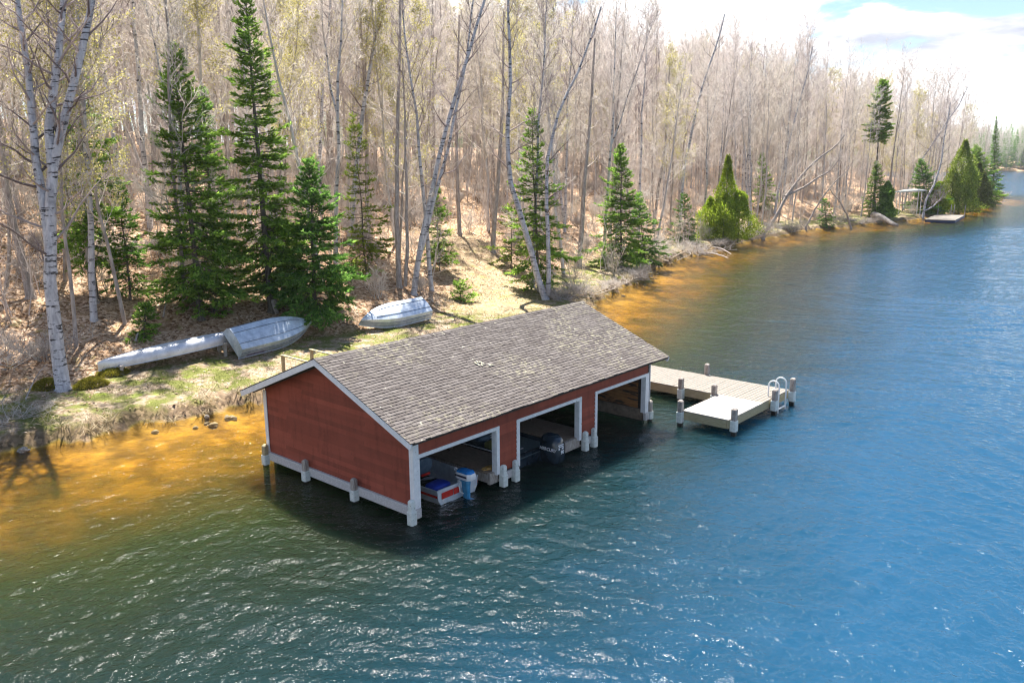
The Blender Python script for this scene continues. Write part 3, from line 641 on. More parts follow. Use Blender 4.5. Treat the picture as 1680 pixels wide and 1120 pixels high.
t = MB(); t.loft([[(p[0] - .32, p[1] + .42, p[2] + .34) for p in r] for r in soft(.33, .26, .09)]); t.build('cushion', MT['blue_cloth'], fb, smooth_=True)
sb = MB(); sb.loft([[(p[0], p[1], p[2]) for p in r] for r in soft(.26, .05, .25, 2.6)]); sbo = sb.build('seat_back', MT['seat_grey'], fb, smooth_=True); sbo.location = (-.16, 1.12, .66); sbo.rotation_euler = (R(14), 0, R(-12))
t = MB(); t.loft([[(p[0] - .16, p[1] + 1.36, p[2] + .42) for p in r] for r in soft(.26, .24, .05)]); t.build('seat_pad', MT['seat_grey'], fb, smooth_=True)
t = MB(); t.bx(-.30, .0, 1.05, 1.1, .40, .46, .01); t.build('seat_band', MT['red'], sbo.parent)
t = MB(); t.tube([(-.16, 1.36, .1), (-.16, 1.36, .4)], .035, 8); t.build('seat_post', MT['steel'], fb)
t = MB(); t.loft([[(p[0] - .5, p[1] + 1.35, p[2] + .42) for p in r] for r in soft(.2, .25, .3, 2.4)]); o = t.build('gear_bag', MT['green_dark'], fb, smooth_=True)
om = empty('outboard_motor', (0, 0, 0)); om.parent = fb; om.location = (.18, -.10, 0)
def ringbox(z, x0, x1, y0, y1, b): return [(x0 + b, y0, z), (x1 - b, y0, z), (x1, y0 + b, z), (x1, y1 - b, z), (x1 - b, y1, z), (x0 + b, y1, z), (x0, y1 - b, z), (x0, y0 + b, z)]
t = MB(); t.loft([ringbox(.50, -.11, .11, -.16, .16, .05), ringbox(.53, -.155, .155, -.27, .25, .07), ringbox(.63, -.165, .165, -.29, .27, .07), ringbox(.70, -.155, .155, -.27, .25, .07)]); t.build('cowl', MT['white_gloss'], om, smooth_=True, autos=40)
t = MB(); t.loft([ringbox(.701, -.15, .15, -.265, .245, .07), ringbox(.75, -.13, .13, -.24, .21, .07), ringbox(.775, -.07, .07, -.17, .12, .04)]); t.build('cowl_top', MT['blue_gloss'], om, smooth_=True, autos=40)
for x0 in (-.172, .163): t = MB(); t.bx(x0, x0 + .009, -.2, .22, .595, .645); t.build('cowl_stripe', MT['ink'], om)
t = MB(); t.loft([ringbox(-.16, -.035, .035, -.13, .05, .02), ringbox(.1, -.06, .06, -.14, .07, .03), ringbox(.3, -.075, .075, -.13, .10, .03), ringbox(.505, -.10, .10, -.14, .14, .04)]); t.build('leg', MT['blue_leg'], om, smooth_=True, autos=40)
t = MB(); t.bx(-.06, .06, -.3, .04, -.02, .0, .004); t.build('cavitation_plate', MT['blue_leg'], om)
t = MB(); t.bx(-.1, .1, .06, .2, .26, .46, .02); t.tube([(-.1, .1, .4), (-.2, .05, .36), (-.2, .0, .2), (-.08, .0, .12)], .014, 6); t.build('clamp_bracket', MT['steel'], om)
an = [i * math.pi / 6 for i in range(13)]; t = MB(); t.tube([(-.02, .33 + .05 * math.cos(a), .70 + .04 * math.sin(a)) for a in an], .013, 6); t.tube([(0, .24, .66), (-.02, .3, .68)], .02, 6); t.build('tiller_grip', MT['white_gloss'], om)
rp = MB(); rr = random.Random(8)
for k in range(5):
    P = [(3.12 + rr.uniform(-.12, .12) + .32 * math.sin(i * .9 + k), .3 + .12 * math.cos(i * 1.3 + k * 2) + rr.uniform(-.03, .03), .455 + .012 * k) for i in range(9)]; rp.tube(P, .011, 5)
tag(rp.build('rope', MT['rope']), 'loose orange rope coiled on the walkway beside the first slip', 'rope')

# dark bass boat in the second slip
bb = tag(empty('bass_boat', (5.12, .42, 0)), 'dark bass boat with a big black outboard in the middle slip', 'boat')
sts = hull_stations(5.4, 2.02, .52, 15, .9, 2.6); t = MB(); t.loft([[(-p[1], p[0], p[2] - .12) for p in r] for r in hull_rings(sts, .09, .40)]); t.build('hull', MT['black_gloss'], bb, smooth_=True, autos=30)
for sg in (-1, 1): t = MB(); t.tube([(-sg * w * 1.0, x, zt - .13) for x, w, zb, zt in sts], .02, 6); t.build('rub_rail', MT['steel'], bb)
t = MB(); t.loft([[(-w * .86, x, .305 + .04 * (x / 5.4) ** 2), (w * .86, x, .305 + .04 * (x / 5.4) ** 2), (w * .86, x, .26), (-w * .86, x, .26)] for x, w, zb, zt in sts[:-1]]); t.build('deck_carpet', MT['carpet'], bb)
for x, y, a in ((-.45, .35, 20), (-.05, .5, -10), (.05, .9, 40), (-.2, .22, 5)): t = MB(); t.box((x, y, .318), (.10, .03, .012), Matrix.Rotation(R(a), 3, 'Z')); t.build('deck_cleat', MT['silver'], bb)
t = MB(); t.tube([(.08 + .12 * math.cos(a), 1.9 + .12 * math.sin(a), .36) for a in an], .018, 6); t.build('grab_ring', MT['silver'], bb)
t = MB(); t.loft([[(a, y, b - .12) for a, b in ((-.88, .5), (-.84, .25), (-.72, .055), (-.3, .015), (0, -.01), (.3, .015), (.72, .055), (.84, .25), (.88, .5))] for y in (.004, .12)]); t.build('transom', MT['black_gloss'], bb)
t = MB(); t.bx(-.72, -.42, 1.1, 1.38, .31, .5, .02); t.build('tackle_case', MT['yellow'], bb)
t = MB(); t.loft([[(p[0] - .5, p[1] + 1.75, p[2] + .52) for p in r] for r in soft(.28, .26, .09)]); t.loft([[(p[0] - .5, p[1] + 2.02, p[2] + .74) for p in r] for r in soft(.26, .06, .26, 2.6)]); t.build('seat', MT['seat_grey'], bb, smooth_=True)
om = empty('outboard_motor', (0, 0, 0)); om.parent = bb; om.location = (.30, -.38, 0)
t = MB(); t.loft([ringbox(.0, -.17, .17, -.24, .24, .05), ringbox(.08, -.215, .215, -.315, .30, .06), ringbox(.34, -.23, .23, -.33, .34, .07), ringbox(.64, -.225, .225, -.305, .34, .07), ringbox(.76, -.205, .205, -.24, .31, .07), ringbox(.84, -.16, .16, -.13, .25, .06), ringbox(.865, -.08, .08, -.04, .16, .05)]); cw = t.build('cowl', MT['black_gloss'], om, smooth_=True, autos=50)
flat_text('MERCURY', .135, MT['silver'], 'lettering', cw, Matrix.Translation((-.231, .0, .46)) @ Matrix.Rotation(R(-90), 4, 'Z') @ Matrix.Rotation(R(90), 4, 'X'), .25, .003)
flat_text('90', .15, MT['silver'], 'lettering', cw, Matrix.Translation((.03, -.333, .38)) @ Matrix.Rotation(R(86), 4, 'X'), .2, .004)
t = MB()
for z, w in ((.60, .24), (.55, .22)): t.box((.0, -.309 - (.6 - z) * .1, z), (w, .008, .03), None, .003)
t.box((-.09, -.318, .49), (.06, .008, .05), None, .003); t.box((.07, -.318, .49), (.08, .008, .05), None, .003); t.build('rear_badge', MT['silver'], cw)
t = MB(); t.loft([ringbox(-.5, -.05, .05, -.16, .10, .03), ringbox(-.1, -.09, .09, -.18, .14, .04), ringbox(.05, -.12, .12, -.2, .2, .05)]); t.build('leg', MT['black_gloss'], om, smooth_=True, autos=40)
t = MB(); t.bx(-.14, .14, .2, .42, -.02, .30, .02); t.build('bracket', MT['black_gloss'], om)

# ------------------------------------------------------------------ dock beside the boathouse
dk = tag(empty('dock', (14.4, -1, 0)), 'pale plank dock on white-sleeved posts reaching out past the boathouse', 'dock'); DO = Vector((-14.4, 1, 0))
def dpart(mb, name, m, **k): o = mb.build(name, m, dk, **k); o.location = DO; return o
t = MB(); y = -2.78; rr = random.Random(4)
while y < 11.6: t.box((14.42 + rr.uniform(-.008, .008), y + .07, .53 + rr.uniform(-.003, .003)), (2.2, .132, .036), None, .004); y += .145
dpart(t, 'deck_planks', MT['deck'])
t = MB(); t.bx(13.33, 13.38, -2.75, 11.6, .24, .508); t.bx(15.44, 15.49, -2.75, 11.6, .24, .508); t.bx(13.385, 15.435, -2.77, -2.72, .24, .508); t.bx(14.35, 14.42, -2.71, 11.6, .26, .5); dpart(t, 'deck_frame', MT['rim_wood'])
t = MB(); x = 10.78
while x < 13.2: t.box((x + .07, -1.98, .545 + rr.uniform(-.003, .003)), (.134, 1.66, .036), None, .004); x += .14
dpart(t, 'platform_planks', MT['deck_pale'])
t = MB(); t.bx(10.79, 13.32, -2.80, -2.75, .26, .52); t.bx(10.79, 13.32, -1.2, -1.15, .26, .52); t.bx(10.77, 10.82, -2.74, -1.21, .26, .52); t.bx(12, 12.06, -2.74, -1.21, .28, .52); dpart(t, 'platform_frame', MT['rim_wood'])
for x, y, tp in ((13.22, .30, .95), (13.22, -1.02, .93), (15.62, .55, .98), (13.95, -2.92, .93), (15.45, -2.92, 1.02), (10.72, -1.12, .93), (10.98, -2.9, .93), (13.22, 4.2, 1.), (15.62, 4.2, 1.), (13.22, 8.2, 1.), (15.62, 8.2, 1.)):
    pile_post(x, y, tp, (.16, .52), .17, dk, DO, 'post_wood', .21)
t = MB()
for x0 in (14.25, 14.85):
    P = [(x0, -2.55, .53)] + [(x0, -2.55 - .19 + .19 * math.cos(a), .93 + .19 * math.sin(a)) for a in np.linspace(0, math.pi, 9)] + [(x0, -2.93, .6), (x0, -2.93, -.6)]; t.tube(P, .026, 8)
for z in (.12, -.2): t.bx(14.25, 14.85, -2.955, -2.905, z, z + .03)
dpart(t, 'ladder', MT['steel'], smooth_=True, autos=40)
# gangway with handrail behind the boathouse
gw = tag(empty('gangway', (5.2, 9.4, 0)), 'narrow timber gangway with handrails between grassy bank and boathouse', 'gangway'); GO = Vector((-5.2, -9.4, 0))
t = MB(); y = 6.4
while y < 13: t.bx(4.75, 5.95, y, y + .14, .47, .51); y += .15
o = t.build('gangway_planks', MT['deck'], gw); o.location = GO
t = MB(); t.bx(4.78, 4.84, 6.4, 13, .25, .465); t.bx(5.86, 5.92, 6.4, 13, .25, .465); o = t.build('gangway_frame', MT['post_wood'], gw); o.location = GO
for x in (4.7, 6.0):
    t = MB()
    for y in (12.55, 9.6, 6.95): t.bx(x - .05, x + .05, y - .05, y + .05, .1, 1.46)
    t.bx(x - .055, x + .055, 6.85, 12.65, 1.465, 1.51, .006); o = t.build('handrail', MT['rim_wood'], gw); o.location = GO
# far dock, canopy, log
def unz(px, py, z): d = ray(px, py); return CAM + d * ((z - CAM[2]) / d[2])
p1, p2, p3 = unz(1517, 360, .4), unz(1567, 361.5, .4), unz(1583, 353, .4); p4 = p1 + p3 - p2; cen = (p1 + p2 + p3 + p4) / 4
fd = tag(empty('far_dock', (cen[0], cen[1], 0)), 'low white dock with thin poles far along the shore', 'dock')
t = MB(); t.loft([[tuple(np.array((p[0] - cen[0], p[1] - cen[1], z))) for p in (p1, p2, p3, p4)] for z in (.30, .42)]); t.build('deck', MT['deck'], fd)
t = MB(); t.loft([[tuple(np.array(((p[0] - cen[0]) * .985, (p[1] - cen[1]) * .985, z))) for p in (p1, p2, p3, p4)] for z in (.02, .299)]); t.build('float', simple('blue_float', (.02, .04, .12), (.04, .07, .2), 5, .6), fd)
for k, f in ((p3, .98), (p4, .9), ((p3 + p4) / 2, .97), (p4 * .4 + p3 * .6, 1.02)):
    t = MB(); q = (k - cen) * f; t.tube([(q[0], q[1], -1), (q[0], q[1], 1.9)], .05, 6); t.build('pole', MT['grey_wood'], fd)
q = spot(1490, 352); dep = (q - CAM) @ FW; top = at_depth(1490, 314, dep); axx = RT.copy(); axx[2] = 0; yw = math.atan2(axx[1], axx[0])
cp = tag(empty('boat_canopy', (q[0], q[1], q[2]), yw), 'white boat canopy standing on thin legs by the far dock', 'canopy'); hz_ = top[2] - q[2]
rings = [[(s * 2.5, .75 * max(.12, (1 - abs(s) ** 3)) * math.cos(a), hz_ + .35 * max(.15, (1 - abs(s) ** 3)) * max(math.sin(a), -.15) + .12 * s) for a in np.linspace(0, 2 * math.pi, 14)[:-1]] for s in np.linspace(-1, 1, 11)]
t = MB(); t.loft(rings); t.build('canopy_cover', simple('canopy_fabric', (.42, .44, .40), (.55, .57, .53), 4, .7), cp, smooth_=True)
for x in (-1.7, 1.5):
    for y in (-.5, .5): t = MB(); t.tube([(x, y, -.8), (x, y, hz_)], .05, 6); t.build('leg', MT['steel'], cp)
t = MB(); a, b = spot(1433, 353, .5), unz(1471, 369, .1); dv = b - a; P = [a + dv * s + np.array((0, 0, .12 * math.sin(s * 5))) for s in np.linspace(0, 1, 7)]; t.tube(P, np.linspace(.5, .28, 7), 9); tag(t.build('fallen_log', MT['driftwood'], smooth_=True), 'thick grey fallen log slanting from the bank into the water', 'log')

# ------------------------------------------------------------------ trees
def interp_poly(P, n):
    P = np.asarray(P, float); s = np.r_[0, np.cumsum(np.linalg.norm(np.diff(P, axis=0), axis=1))]; t = np.linspace(0, s[-1], n); return np.stack([np.interp(t, s, P[:, i]) for i in range(3)], 1)
def grow(tc, P, rad, r, lo=.35, nl=30, Ll=3., tw=.014, l2=6, l3=8, rise=.5, taper=.45, r1=.4, bud=0, e0=(15, 50), l4=4, mi=(0, 0, 0), budmi=1):
    """limbs, branches and twigs round the trunk line P"""
    s = np.r_[0, np.cumsum(np.linalg.norm(np.diff(P, axis=0), axis=1))]; s /= s[-1]; TS, TD, TLn = [], [], []
    az = r.uniform(0, 6.28)
    for i in range(nl):
        t = lo + (1 - lo) * ((i + r.uniform(.2, .8)) / nl) ** .92; k = min(np.searchsorted(s, t) - 1, len(P) - 2); k = max(k, 0); f = (t - s[k]) / (s[k + 1] - s[k] + 1e-9)
        p = P[k] * (1 - f) + P[k + 1] * f; rt = rad[k] * (1 - f) + rad[k + 1] * f; u = (t - lo) / (1 - lo); az += 2.4 + r.normal() * .5; e = R(r.uniform(*e0) + 22 * u)
        d = np.array([math.cos(az) * math.cos(e), math.sin(az) * math.cos(e), math.sin(e)]); Lb = Ll * (1 - taper * u) * r.uniform(.5, 1.15); n = 5; q = np.linspace(0, 1, n)[:, None]
        W = np.cumsum(r.normal(size=(n, 3)) * Lb * .035, 0); W[0] = 0
        B = p + d * q * Lb + np.array([0, 0, 1.]) * rise * Lb * .35 * q ** 2 + W; rb = max(min(rt * r1, .05), .012) * (1 - .8 * np.linspace(0, 1, n)); tc.tube(B, rb, 4, mi[0])
        for j in range(l2):
            sj = .18 + .82 * (j + r.uniform(0, 1)) / l2; x = sj * (n - 1); a = min(int(x), n - 2); b0 = B[a] + (B[a + 1] - B[a]) * (x - a); bd = unit(B[a + 1] - B[a])
            pr = unit(np.cross(bd, r.normal(size=3))); d2 = unit(bd * .75 + pr * .75 + np.array([0, 0, .18 + .3 * rise])); L2 = max(Lb * r.uniform(.22, .5) * (1.2 - .6 * sj), .35)
            q3 = np.linspace(0, 1, 4)[:, None]; C = b0 + d2 * q3 * L2 + np.array([0, 0, 1.]) * L2 * .15 * q3 ** 2 + np.cumsum(r.normal(size=(4, 3)) * L2 * .04, 0) * (q3 > 0)
            tc.tube(C, np.array([.016, .012, .008, .004]) * (tw / .014), 3, mi[1])
            for m_ in range(l3):
                sm = .15 + .85 * (m_ + .5) / l3; x = sm * 3; a2 = min(int(x), 2); TS.append(C[a2] + (C[a2 + 1] - C[a2]) * (x - a2)); TD.append(d2); TLn.append(L2 * r.uniform(.3, .75))
    if not TS: return
    S, Dd, Ln = np.array(TS), np.array(TD), np.array(TLn)
    Dd = unit(Dd * .9 + unit(r.normal(size=Dd.shape)) * .8 + np.array([0, 0, .15])); tc.quads(blades(S, Dd, Ln, np.full(len(S), tw * 1.15), r), mi[2])
    for w in range(l4):
        f = r.uniform(.25, .95, len(S))[:, None]; S4 = S + Dd * Ln[:, None] * f; D4 = unit(Dd + unit(r.normal(size=Dd.shape)) * .9); L4 = Ln * r.uniform(.3, .7, len(S)); tc.quads(blades(S4, D4, L4, np.full(len(S), tw * .85), r), mi[2])
        if bud:
            e = S4 + D4 * L4[:, None]
            for b in range(bud): tc.quads(blades(e + r.normal(size=e.shape) * .05, r.normal(size=e.shape), r.uniform(.06, .13, len(e)), np.full(len(e), .06), r), budmi)
def trunk_line(r, H, lean=.04, n=10, wob=.06):
    z = np.linspace(0, 1, n); P = np.zeros((n, 3)); P[:, 2] = z * H; a = r.uniform(0, 6.28); P[:, 0] = math.cos(a) * lean * H * z ** 1.4; P[:, 1] = math.sin(a) * lean * H * z ** 1.4
    P[1:, :2] += np.cumsum(r.normal(size=(n - 1, 2)) * wob, 0); return P
def flare(P, rad):
    P = np.vstack([P[0] - [0, 0, .5], P[0], P[0] * .93 + P[1] * .07, P[1:]]); return P, np.r_[rad[0] * 1.7, rad[0] * 1.5, rad[0] * 1.05, rad[1:]]
def bare_variant(seed, H, r0, lo, nl, Ll, bk, tw, bud=0, fork=False, e0=(15, 50), **k):
    r = np.random.default_rng(seed); P = trunk_line(r, H); rad = r0 * (1 - np.linspace(0, 1, len(P)) * .93) ** .9; tt = TB(); tc = TB(); P2, rad2 = flare(P, rad); tt.tube(P2, rad2, 8)
    grow(tc, P, rad, r, lo, nl, Ll, bud=bud, e0=e0, **k)
    if fork:
        i = 4; a = r.uniform(0, 6.28); Q = P[i] + np.linspace(0, 1, 7)[:, None] * (np.array([math.cos(a) * .28, math.sin(a) * .28, .95]) * (H - P[i, 2])); Q[1:, :2] += np.cumsum(r.normal(size=(6, 2)) * .1, 0); rq = rad[i] * .75 * (1 - np.linspace(0, 1, 7) * .9)
        tt.tube(Q, rq, 7); grow(tc, Q, rq, r, .15, int(nl * .7), Ll * .8, bud=bud, e0=e0, **k)
    return tt.mesh('trunk', [bk], True), tc.mesh('crown', [tw, MT['bud']]), (tt, tc, bk, tw)
T_GREY = [bare_variant(11, 16.5, .105, .24, 36, 3.0, MT['bark_grey'], MT['twig_pink']), bare_variant(12, 15, .09, .26, 36, 2.7, MT['bark_grey'], MT['twig_grey']), bare_variant(13, 17.5, .12, .26, 30, 3.2, MT['bark_dark'], MT['twig_pink'], fork=True),
          bare_variant(14, 15.5, .10, .26, 32, 2.8, MT['bark_grey'], MT['twig_tan'], fork=True), bare_variant(15, 13.5, .075, .16, 38, 2.4, MT['bark_dark'], MT['twig_grey'])]
T_BUD = [bare_variant(21, 15.5, .09, .3, 26, 2.7, MT['bark_grey'], MT['twig_tan'], bud=1, fork=True), bare_variant(22, 13.5, .08, .25, 28, 2.5, MT['bark_dark'], MT['twig_tan'], bud=1)]
T_BIRCH = [bare_variant(31, 16, .12, .48, 22, 2.5, MT['bark_birch'], MT['twig_birch'], e0=(30, 60)), bare_variant(32, 15, .11, .5, 22, 2.3, MT['bark_birch'], MT['twig_grey'], e0=(30, 60), fork=True)]
def put_tree(name, label, cat, group, var, loc, rz, s=1., sz=1.):
    root = tag(empty(name, loc, rz), label, cat, group); root.scale = (s, s, s * sz)
    a = link('trunk', var[0], root); b = link('crown', var[1], root); return root

def feature_tree(name, label, cat, base, stems, bk, tw, group=None, grows=(), side_tubes=(), n=8):
    """stems: list of (world points, r0, r1); each stem gets its own limbs"""
    root = tag(empty(name, tuple(base)), label, cat, group); tt = TB(); tc = TB(); r = np.random.default_rng(abs(hash(label)) % 2 ** 31 if False else sum(map(ord, label)))
    for k, (W, r0, r1, gk) in enumerate(stems):
        P = interp_poly(np.asarray(W) - base, 14); P[2:-1] += r.normal(size=(len(P) - 3, 3)) * .02; rad = np.linspace(r0, r1, 14)
        if k == 0: P2, rad2 = flare(P, rad); tt.tube(P2, rad2, 10)
        else: tt.tube(P, rad, 8)
        grow(tc, P, rad, r, **gk)
    tt_o = link('trunk', tt.mesh('trunk', [bk], True), root); link('crown', tc.mesh('crown', [tw, MT['bud']]), root); return root
def stem_px(dep, pts, extend=0., toward=0.):
    """photo points of one stem at about one distance, with an optional continuation above the frame"""
    W = [at_depth(x, y, dep - toward * i / max(len(pts) - 1, 1)) for i, (x, y) in enumerate(pts)]
    if extend: d = unit(unit(W[-1] - W[-2]) + np.array([0, 0, .6])); W.append(W[-1] + d * extend)
    return W
def depth(p): return (np.asarray(p) - CAM) @ FW
FEATURE_XY = []
def birch(label, base_px, stems, r0, name='birch_tree', cat='birch', bk='bark_birch', tw='twig_birch', group='white birches near the shore', lift=0, base_at=None, gk=None, ext=3.5):
    b = spot(*base_px) if base_at is None else np.array(base_at); dep = depth(b); out = []; FEATURE_XY.append(b[:2])
    for k, pts in enumerate(stems):
        if k == 0: pts = [base_px] + list(pts)
        W = stem_px(dep, pts, ext); W[0] = b if k == 0 else W[0]
        g0 = dict(lo=.42 if k == 0 else .25, nl=20, Ll=2.6, taper=.5, l2=5, l3=5, e0=(10, 45), tw=.013); g0.update(gk or {})
        rk = r0 if k == 0 else r0 * .72; out.append((W, rk, rk * .32, g0))
    return feature_tree(name, label, cat, b, out, MT[bk], MT[tw], group)

birch('huge old birch on the left bank dividing into a fan of white stems', (104, 640), [[(88, 530), (80, 410), (85, 310), (87, 262), (112, 175), (130, 95), (152, 10)], [(86, 275), (80, 215), (88, 150), (96, 90), (103, 10)], [(86, 450), (78, 380), (68, 310), (57, 250), (50, 150), (38, 60), (28, 0)]], .25,
      gk=dict(nl=30, Ll=2.8, lo=.22))
birch('leaning twin-stemmed birch rising behind the short upturned rowboat', (679, 483), [[(688, 410), (703, 340), (722, 250), (745, 165), (768, 90), (792, 15)], [(684, 440), (712, 330), (735, 245), (752, 165), (765, 100)]], .17)
birch('tall straight-leaning white birch just right of the dark firs', (574, 400), [[(580, 320), (588, 240), (598, 165), (610, 95), (622, 20)]], .19)
birch('slim white birch behind the right edge of the tallest fir', (526, 350), [[(524, 270), (529, 140), (540, 30)]], .17)
birch('grey white-streaked birch pair bowed over the boathouse ridge from one root', (895, 491), [[(881, 452), (868, 398), (851, 346), (838, 300), (833, 250), (831, 205), (838, 140), (836, 80)], [(899, 485), (901, 430), (900, 380), (896, 325), (899, 250), (915, 190), (935, 140), (955, 105)]], .2, gk=dict(nl=18))
birch('pale birch leaning right above the amber bay beyond the boathouse', (1116, 375), [[(1118, 320), (1122, 275), (1133, 225), (1143, 175), (1160, 115), (1176, 75)]], .2)
birch('pale leaning birch behind the lime cedar, further along the shore', (1271, 350), [[(1276, 315), (1284, 285), (1292, 245), (1304, 195), (1325, 120)]], .17)
birch('slanting white birch beside the white boat canopy', (1482, 345), [[(1490, 305), (1512, 262), (1538, 225), (1556, 195), (1572, 175)]], .16)
birch('crooked grey birch leaning out at the edge of the far dock', (1514, 358), [[(1518, 330), (1535, 298), (1545, 262), (1549, 225), (1556, 190)], [(1518, 345), (1532, 338)]], .17, ext=2)
birch('white birch in the back row at the upper left above the fir tops', (172, 300), [[(172, 215), (166, 120), (168, 20)]], .2)
DK = dict(name='bare_tree', cat='bare tree', bk='bark_dark', tw='twig_grey', group='dark bare trunks near the shore')
birch('dark forked tree leaning far out over the water beyond the cedar', (1251, 386), [[(1272, 358), (1292, 318), (1318, 285), (1345, 258), (1372, 240)], [(1288, 322), (1318, 308), (1342, 292), (1362, 280)]], .2, ext=1.5, gk=dict(lo=.35, nl=16, Ll=2.6, e0=(20, 60)), **DK)
birch('thin bare tree tilting over the shallows right of the dark leaning one', (1322, 372), [[(1345, 330), (1368, 300), (1390, 280)]], .12, ext=1.5, gk=dict(lo=.3, nl=16, Ll=2.6), **DK)
birch('short dark snag leaning left at the waterline', (1396, 374), [[(1389, 352), (1378, 330), (1366, 318)]], .14, ext=1, gk=dict(lo=.35, nl=12, Ll=2.), **DK)
birch('brown trunk with roots beside the sunny trail', (808, 412), [[(812, 350), (818, 280), (824, 200), (826, 100)]], .19, **DK)
birch('brown trunk standing left of the sunny trail', (754, 383), [[(751, 300), (748, 200), (752, 100)]], .17, **DK)
birch('dark trunk between the two shoreline firs right of the birch pair', (950, 437), [[(955, 355), (958, 300), (966, 220), (972, 140)]], .2, **DK)
birch('crooked dark trunk over the amber bay', (1073, 372), [[(1078, 320), (1086, 275), (1092, 225), (1096, 150)]], .18, **DK)
birch('left-leaning dark trunk at the left edge of the slope', (50, 488), [[(38, 430), (26, 382), (11, 311), (2, 240), (-12, 120)]], .18, **DK)
birch('slim grey trunk behind the huge birch', (154, 495), [[(147, 430), (140, 375), (135, 300), (130, 180), (126, 40)]], .16, **DK)
birch('brown trunk high on the slope left of the tallest fir', (300, 330), [[(298, 230), (299, 120), (301, 10)]], .2, **DK)
birch('second brown trunk high on the slope, left of the pointed fir', (252, 330), [[(252, 230), (255, 120), (260, 10)]], .2, **DK)
birch('grey twin trunks behind the lime sapling near the short rowboat', (655, 470), [[(652, 400), (650, 330), (652, 220), (656, 60)], [(665, 470), (668, 390), (667, 300), (664, 200)]], .16, **DK)

def fir_meshes(seed, H, Rm, zb, mats, whorl=.34, dens=1., droop=.25, r0=.12, prof=.8, gap=0., lean=None, tight=1.):
    r = np.random.default_rng(seed); tt = TB(); tc = TB(); P = trunk_line(r, H, .012, 9, .03)
    if lean is not None: P[:, :2] += np.linspace(0, 1, 9)[:, None] * np.array(lean)[None, :2]
    rad = r0 * (1 - np.linspace(0, 1, 9) * .94); P2, rad2 = flare(P, rad); tt.tube(P2, rad2, 8); z = zb; side = r.uniform(.75, 1.15, 8)
    while z < H - .1:
        t = (z - zb) / (H - zb); rr_ = Rm * 1.2 * (1 - t) ** prof * r.uniform(.75, 1.12) + .12
        if t < .12: rr_ *= .55 + 3.5 * t
        nb = max(5, int(r.integers(6, 9) * min(1, .6 + rr_))); a0 = r.uniform(0, 6.28); x = z / H * 8; i = min(int(x), 7); c = P[i] + (P[i + 1] - P[i]) * (x - i)
        for b in range(nb):
            if r.random() < gap: continue
            az = a0 + 6.283 * b / nb + r.normal() * .25; Lb = rr_ * r.uniform(.6, 1.15) * side[int(az / 6.283 * 8) % 8]; el = R(-12 + 50 * t ** 1.4 + r.normal() * 8); dr = droop * (1 - t)
            q = np.linspace(0, 1, 6)[:, None]; h = np.array([math.cos(az), math.sin(az), 0]); B = c + h * q * Lb * math.cos(el) + np.array([0, 0, 1.]) * (q * Lb * math.sin(el) - dr * Lb * q ** 1.5 + .14 * Lb * q ** 4) + np.array([0, 0, r.normal() * .06])
            tt.tube(B[:-1], np.linspace(.022, .006, 5) * (.5 + min(Lb, 1.5) * .5), 3); m = max(6, int(Lb * 14 * dens)); sN = r.uniform(.16, 1, m) ** .8; xq = sN * 5; iq = np.minimum(xq.astype(int), 4); S = B[iq] + (B[iq + 1] - B[iq]) * (xq - iq)[:, None]; ax = unit(B[iq + 1] - B[iq])
            sd = np.where(np.arange(m) % 2 == 0, 1, -1)[:, None]; lat = unit(np.cross(ax, [0, 0, 1.])) * sd; Dd = unit(ax * .75 + lat * .8 + r.normal(size=(m, 3)) * .16); Ln = (.16 + .34 * Lb * (1 - sN * .72)) * r.uniform(.6, 1.1, m); Ln = np.clip(Ln, .08, .75) * tight
            for w in range(5):
                f = (r.uniform(0, .85, m) if w else np.zeros(m))[:, None]; S2 = S + Dd * Ln[:, None] * f + r.normal(size=S.shape) * .012; D2 = Dd if w == 0 else unit(Dd * .8 + lat * r.uniform(-.9, .9, (m, 1)) + ax * r.uniform(-.3, .6, (m, 1)) + r.normal(size=S.shape) * .22)
                L2 = Ln * (1 if w == 0 else 1) * (r.uniform(.32, .62, m) if w else 1); tc.quads(blades(S2, D2, np.maximum(L2, .07), np.clip(L2 * .40, .045, .11), r, None if w % 2 else np.broadcast_to(np.array([0, 0, 1.]), S2.shape)))
            k = max(3, int(4 * dens)); tc.quads(blades(np.repeat(B[-2:-1], k, 0), unit(np.repeat(unit(B[-1:] - B[-2:-1]), k, 0) + r.normal(size=(k, 3)) * .35), np.full(k, .2 + .1 * Lb), np.full(k, .06), r))
        z += whorl * r.uniform(.7, 1.2) * (1 - .45 * t)
    k = 14; tc.quads(blades(P[-1] - np.array([0, 0, 1.]) * r.uniform(0, .6, (k, 1)), unit(np.array([0, 0, 1.]) + r.normal(size=(k, 3)) * .4), np.full(k, .26), np.full(k, .05), r))
    return tt.mesh('trunk', [MT['bark_fir']], True), tc.mesh('crown', [mats])
def fir(label, base_px, top_px, hw_px, crown_px, mat_='fir', name='fir_tree', cat='fir', seed=0, base=None, **k):
    b = spot(*base_px) if base is None else base; FEATURE_XY.append(b[:2]); dep = depth(b); sc = F / dep; top = at_depth(*top_px, dep); H = top[2] - b[2]; zb = max((base_px[1] - crown_px) / sc, .15)
    tm, cm = fir_meshes(sum(map(ord, label)) + seed, H, hw_px / sc, zb, MT[mat_], lean=(top - b), **k); root = tag(empty(name, tuple(b)), label, cat, 'conifers along the shore'); link('trunk', tm, root); link('crown', cm, root); return root
fir('tallest fir, with an open crown reaching the top of the view', (446, 512), (397, -22), 88, 455, r0=.17, dens=1.2, whorl=.40, gap=.14, mat_='fir_mid')
fir('broad deep green fir with a thin spire left of the tallest fir', (330, 525), (283, 72), 92, 490, 'fir', r0=.15, dens=1.2, whorl=.36, gap=.12)
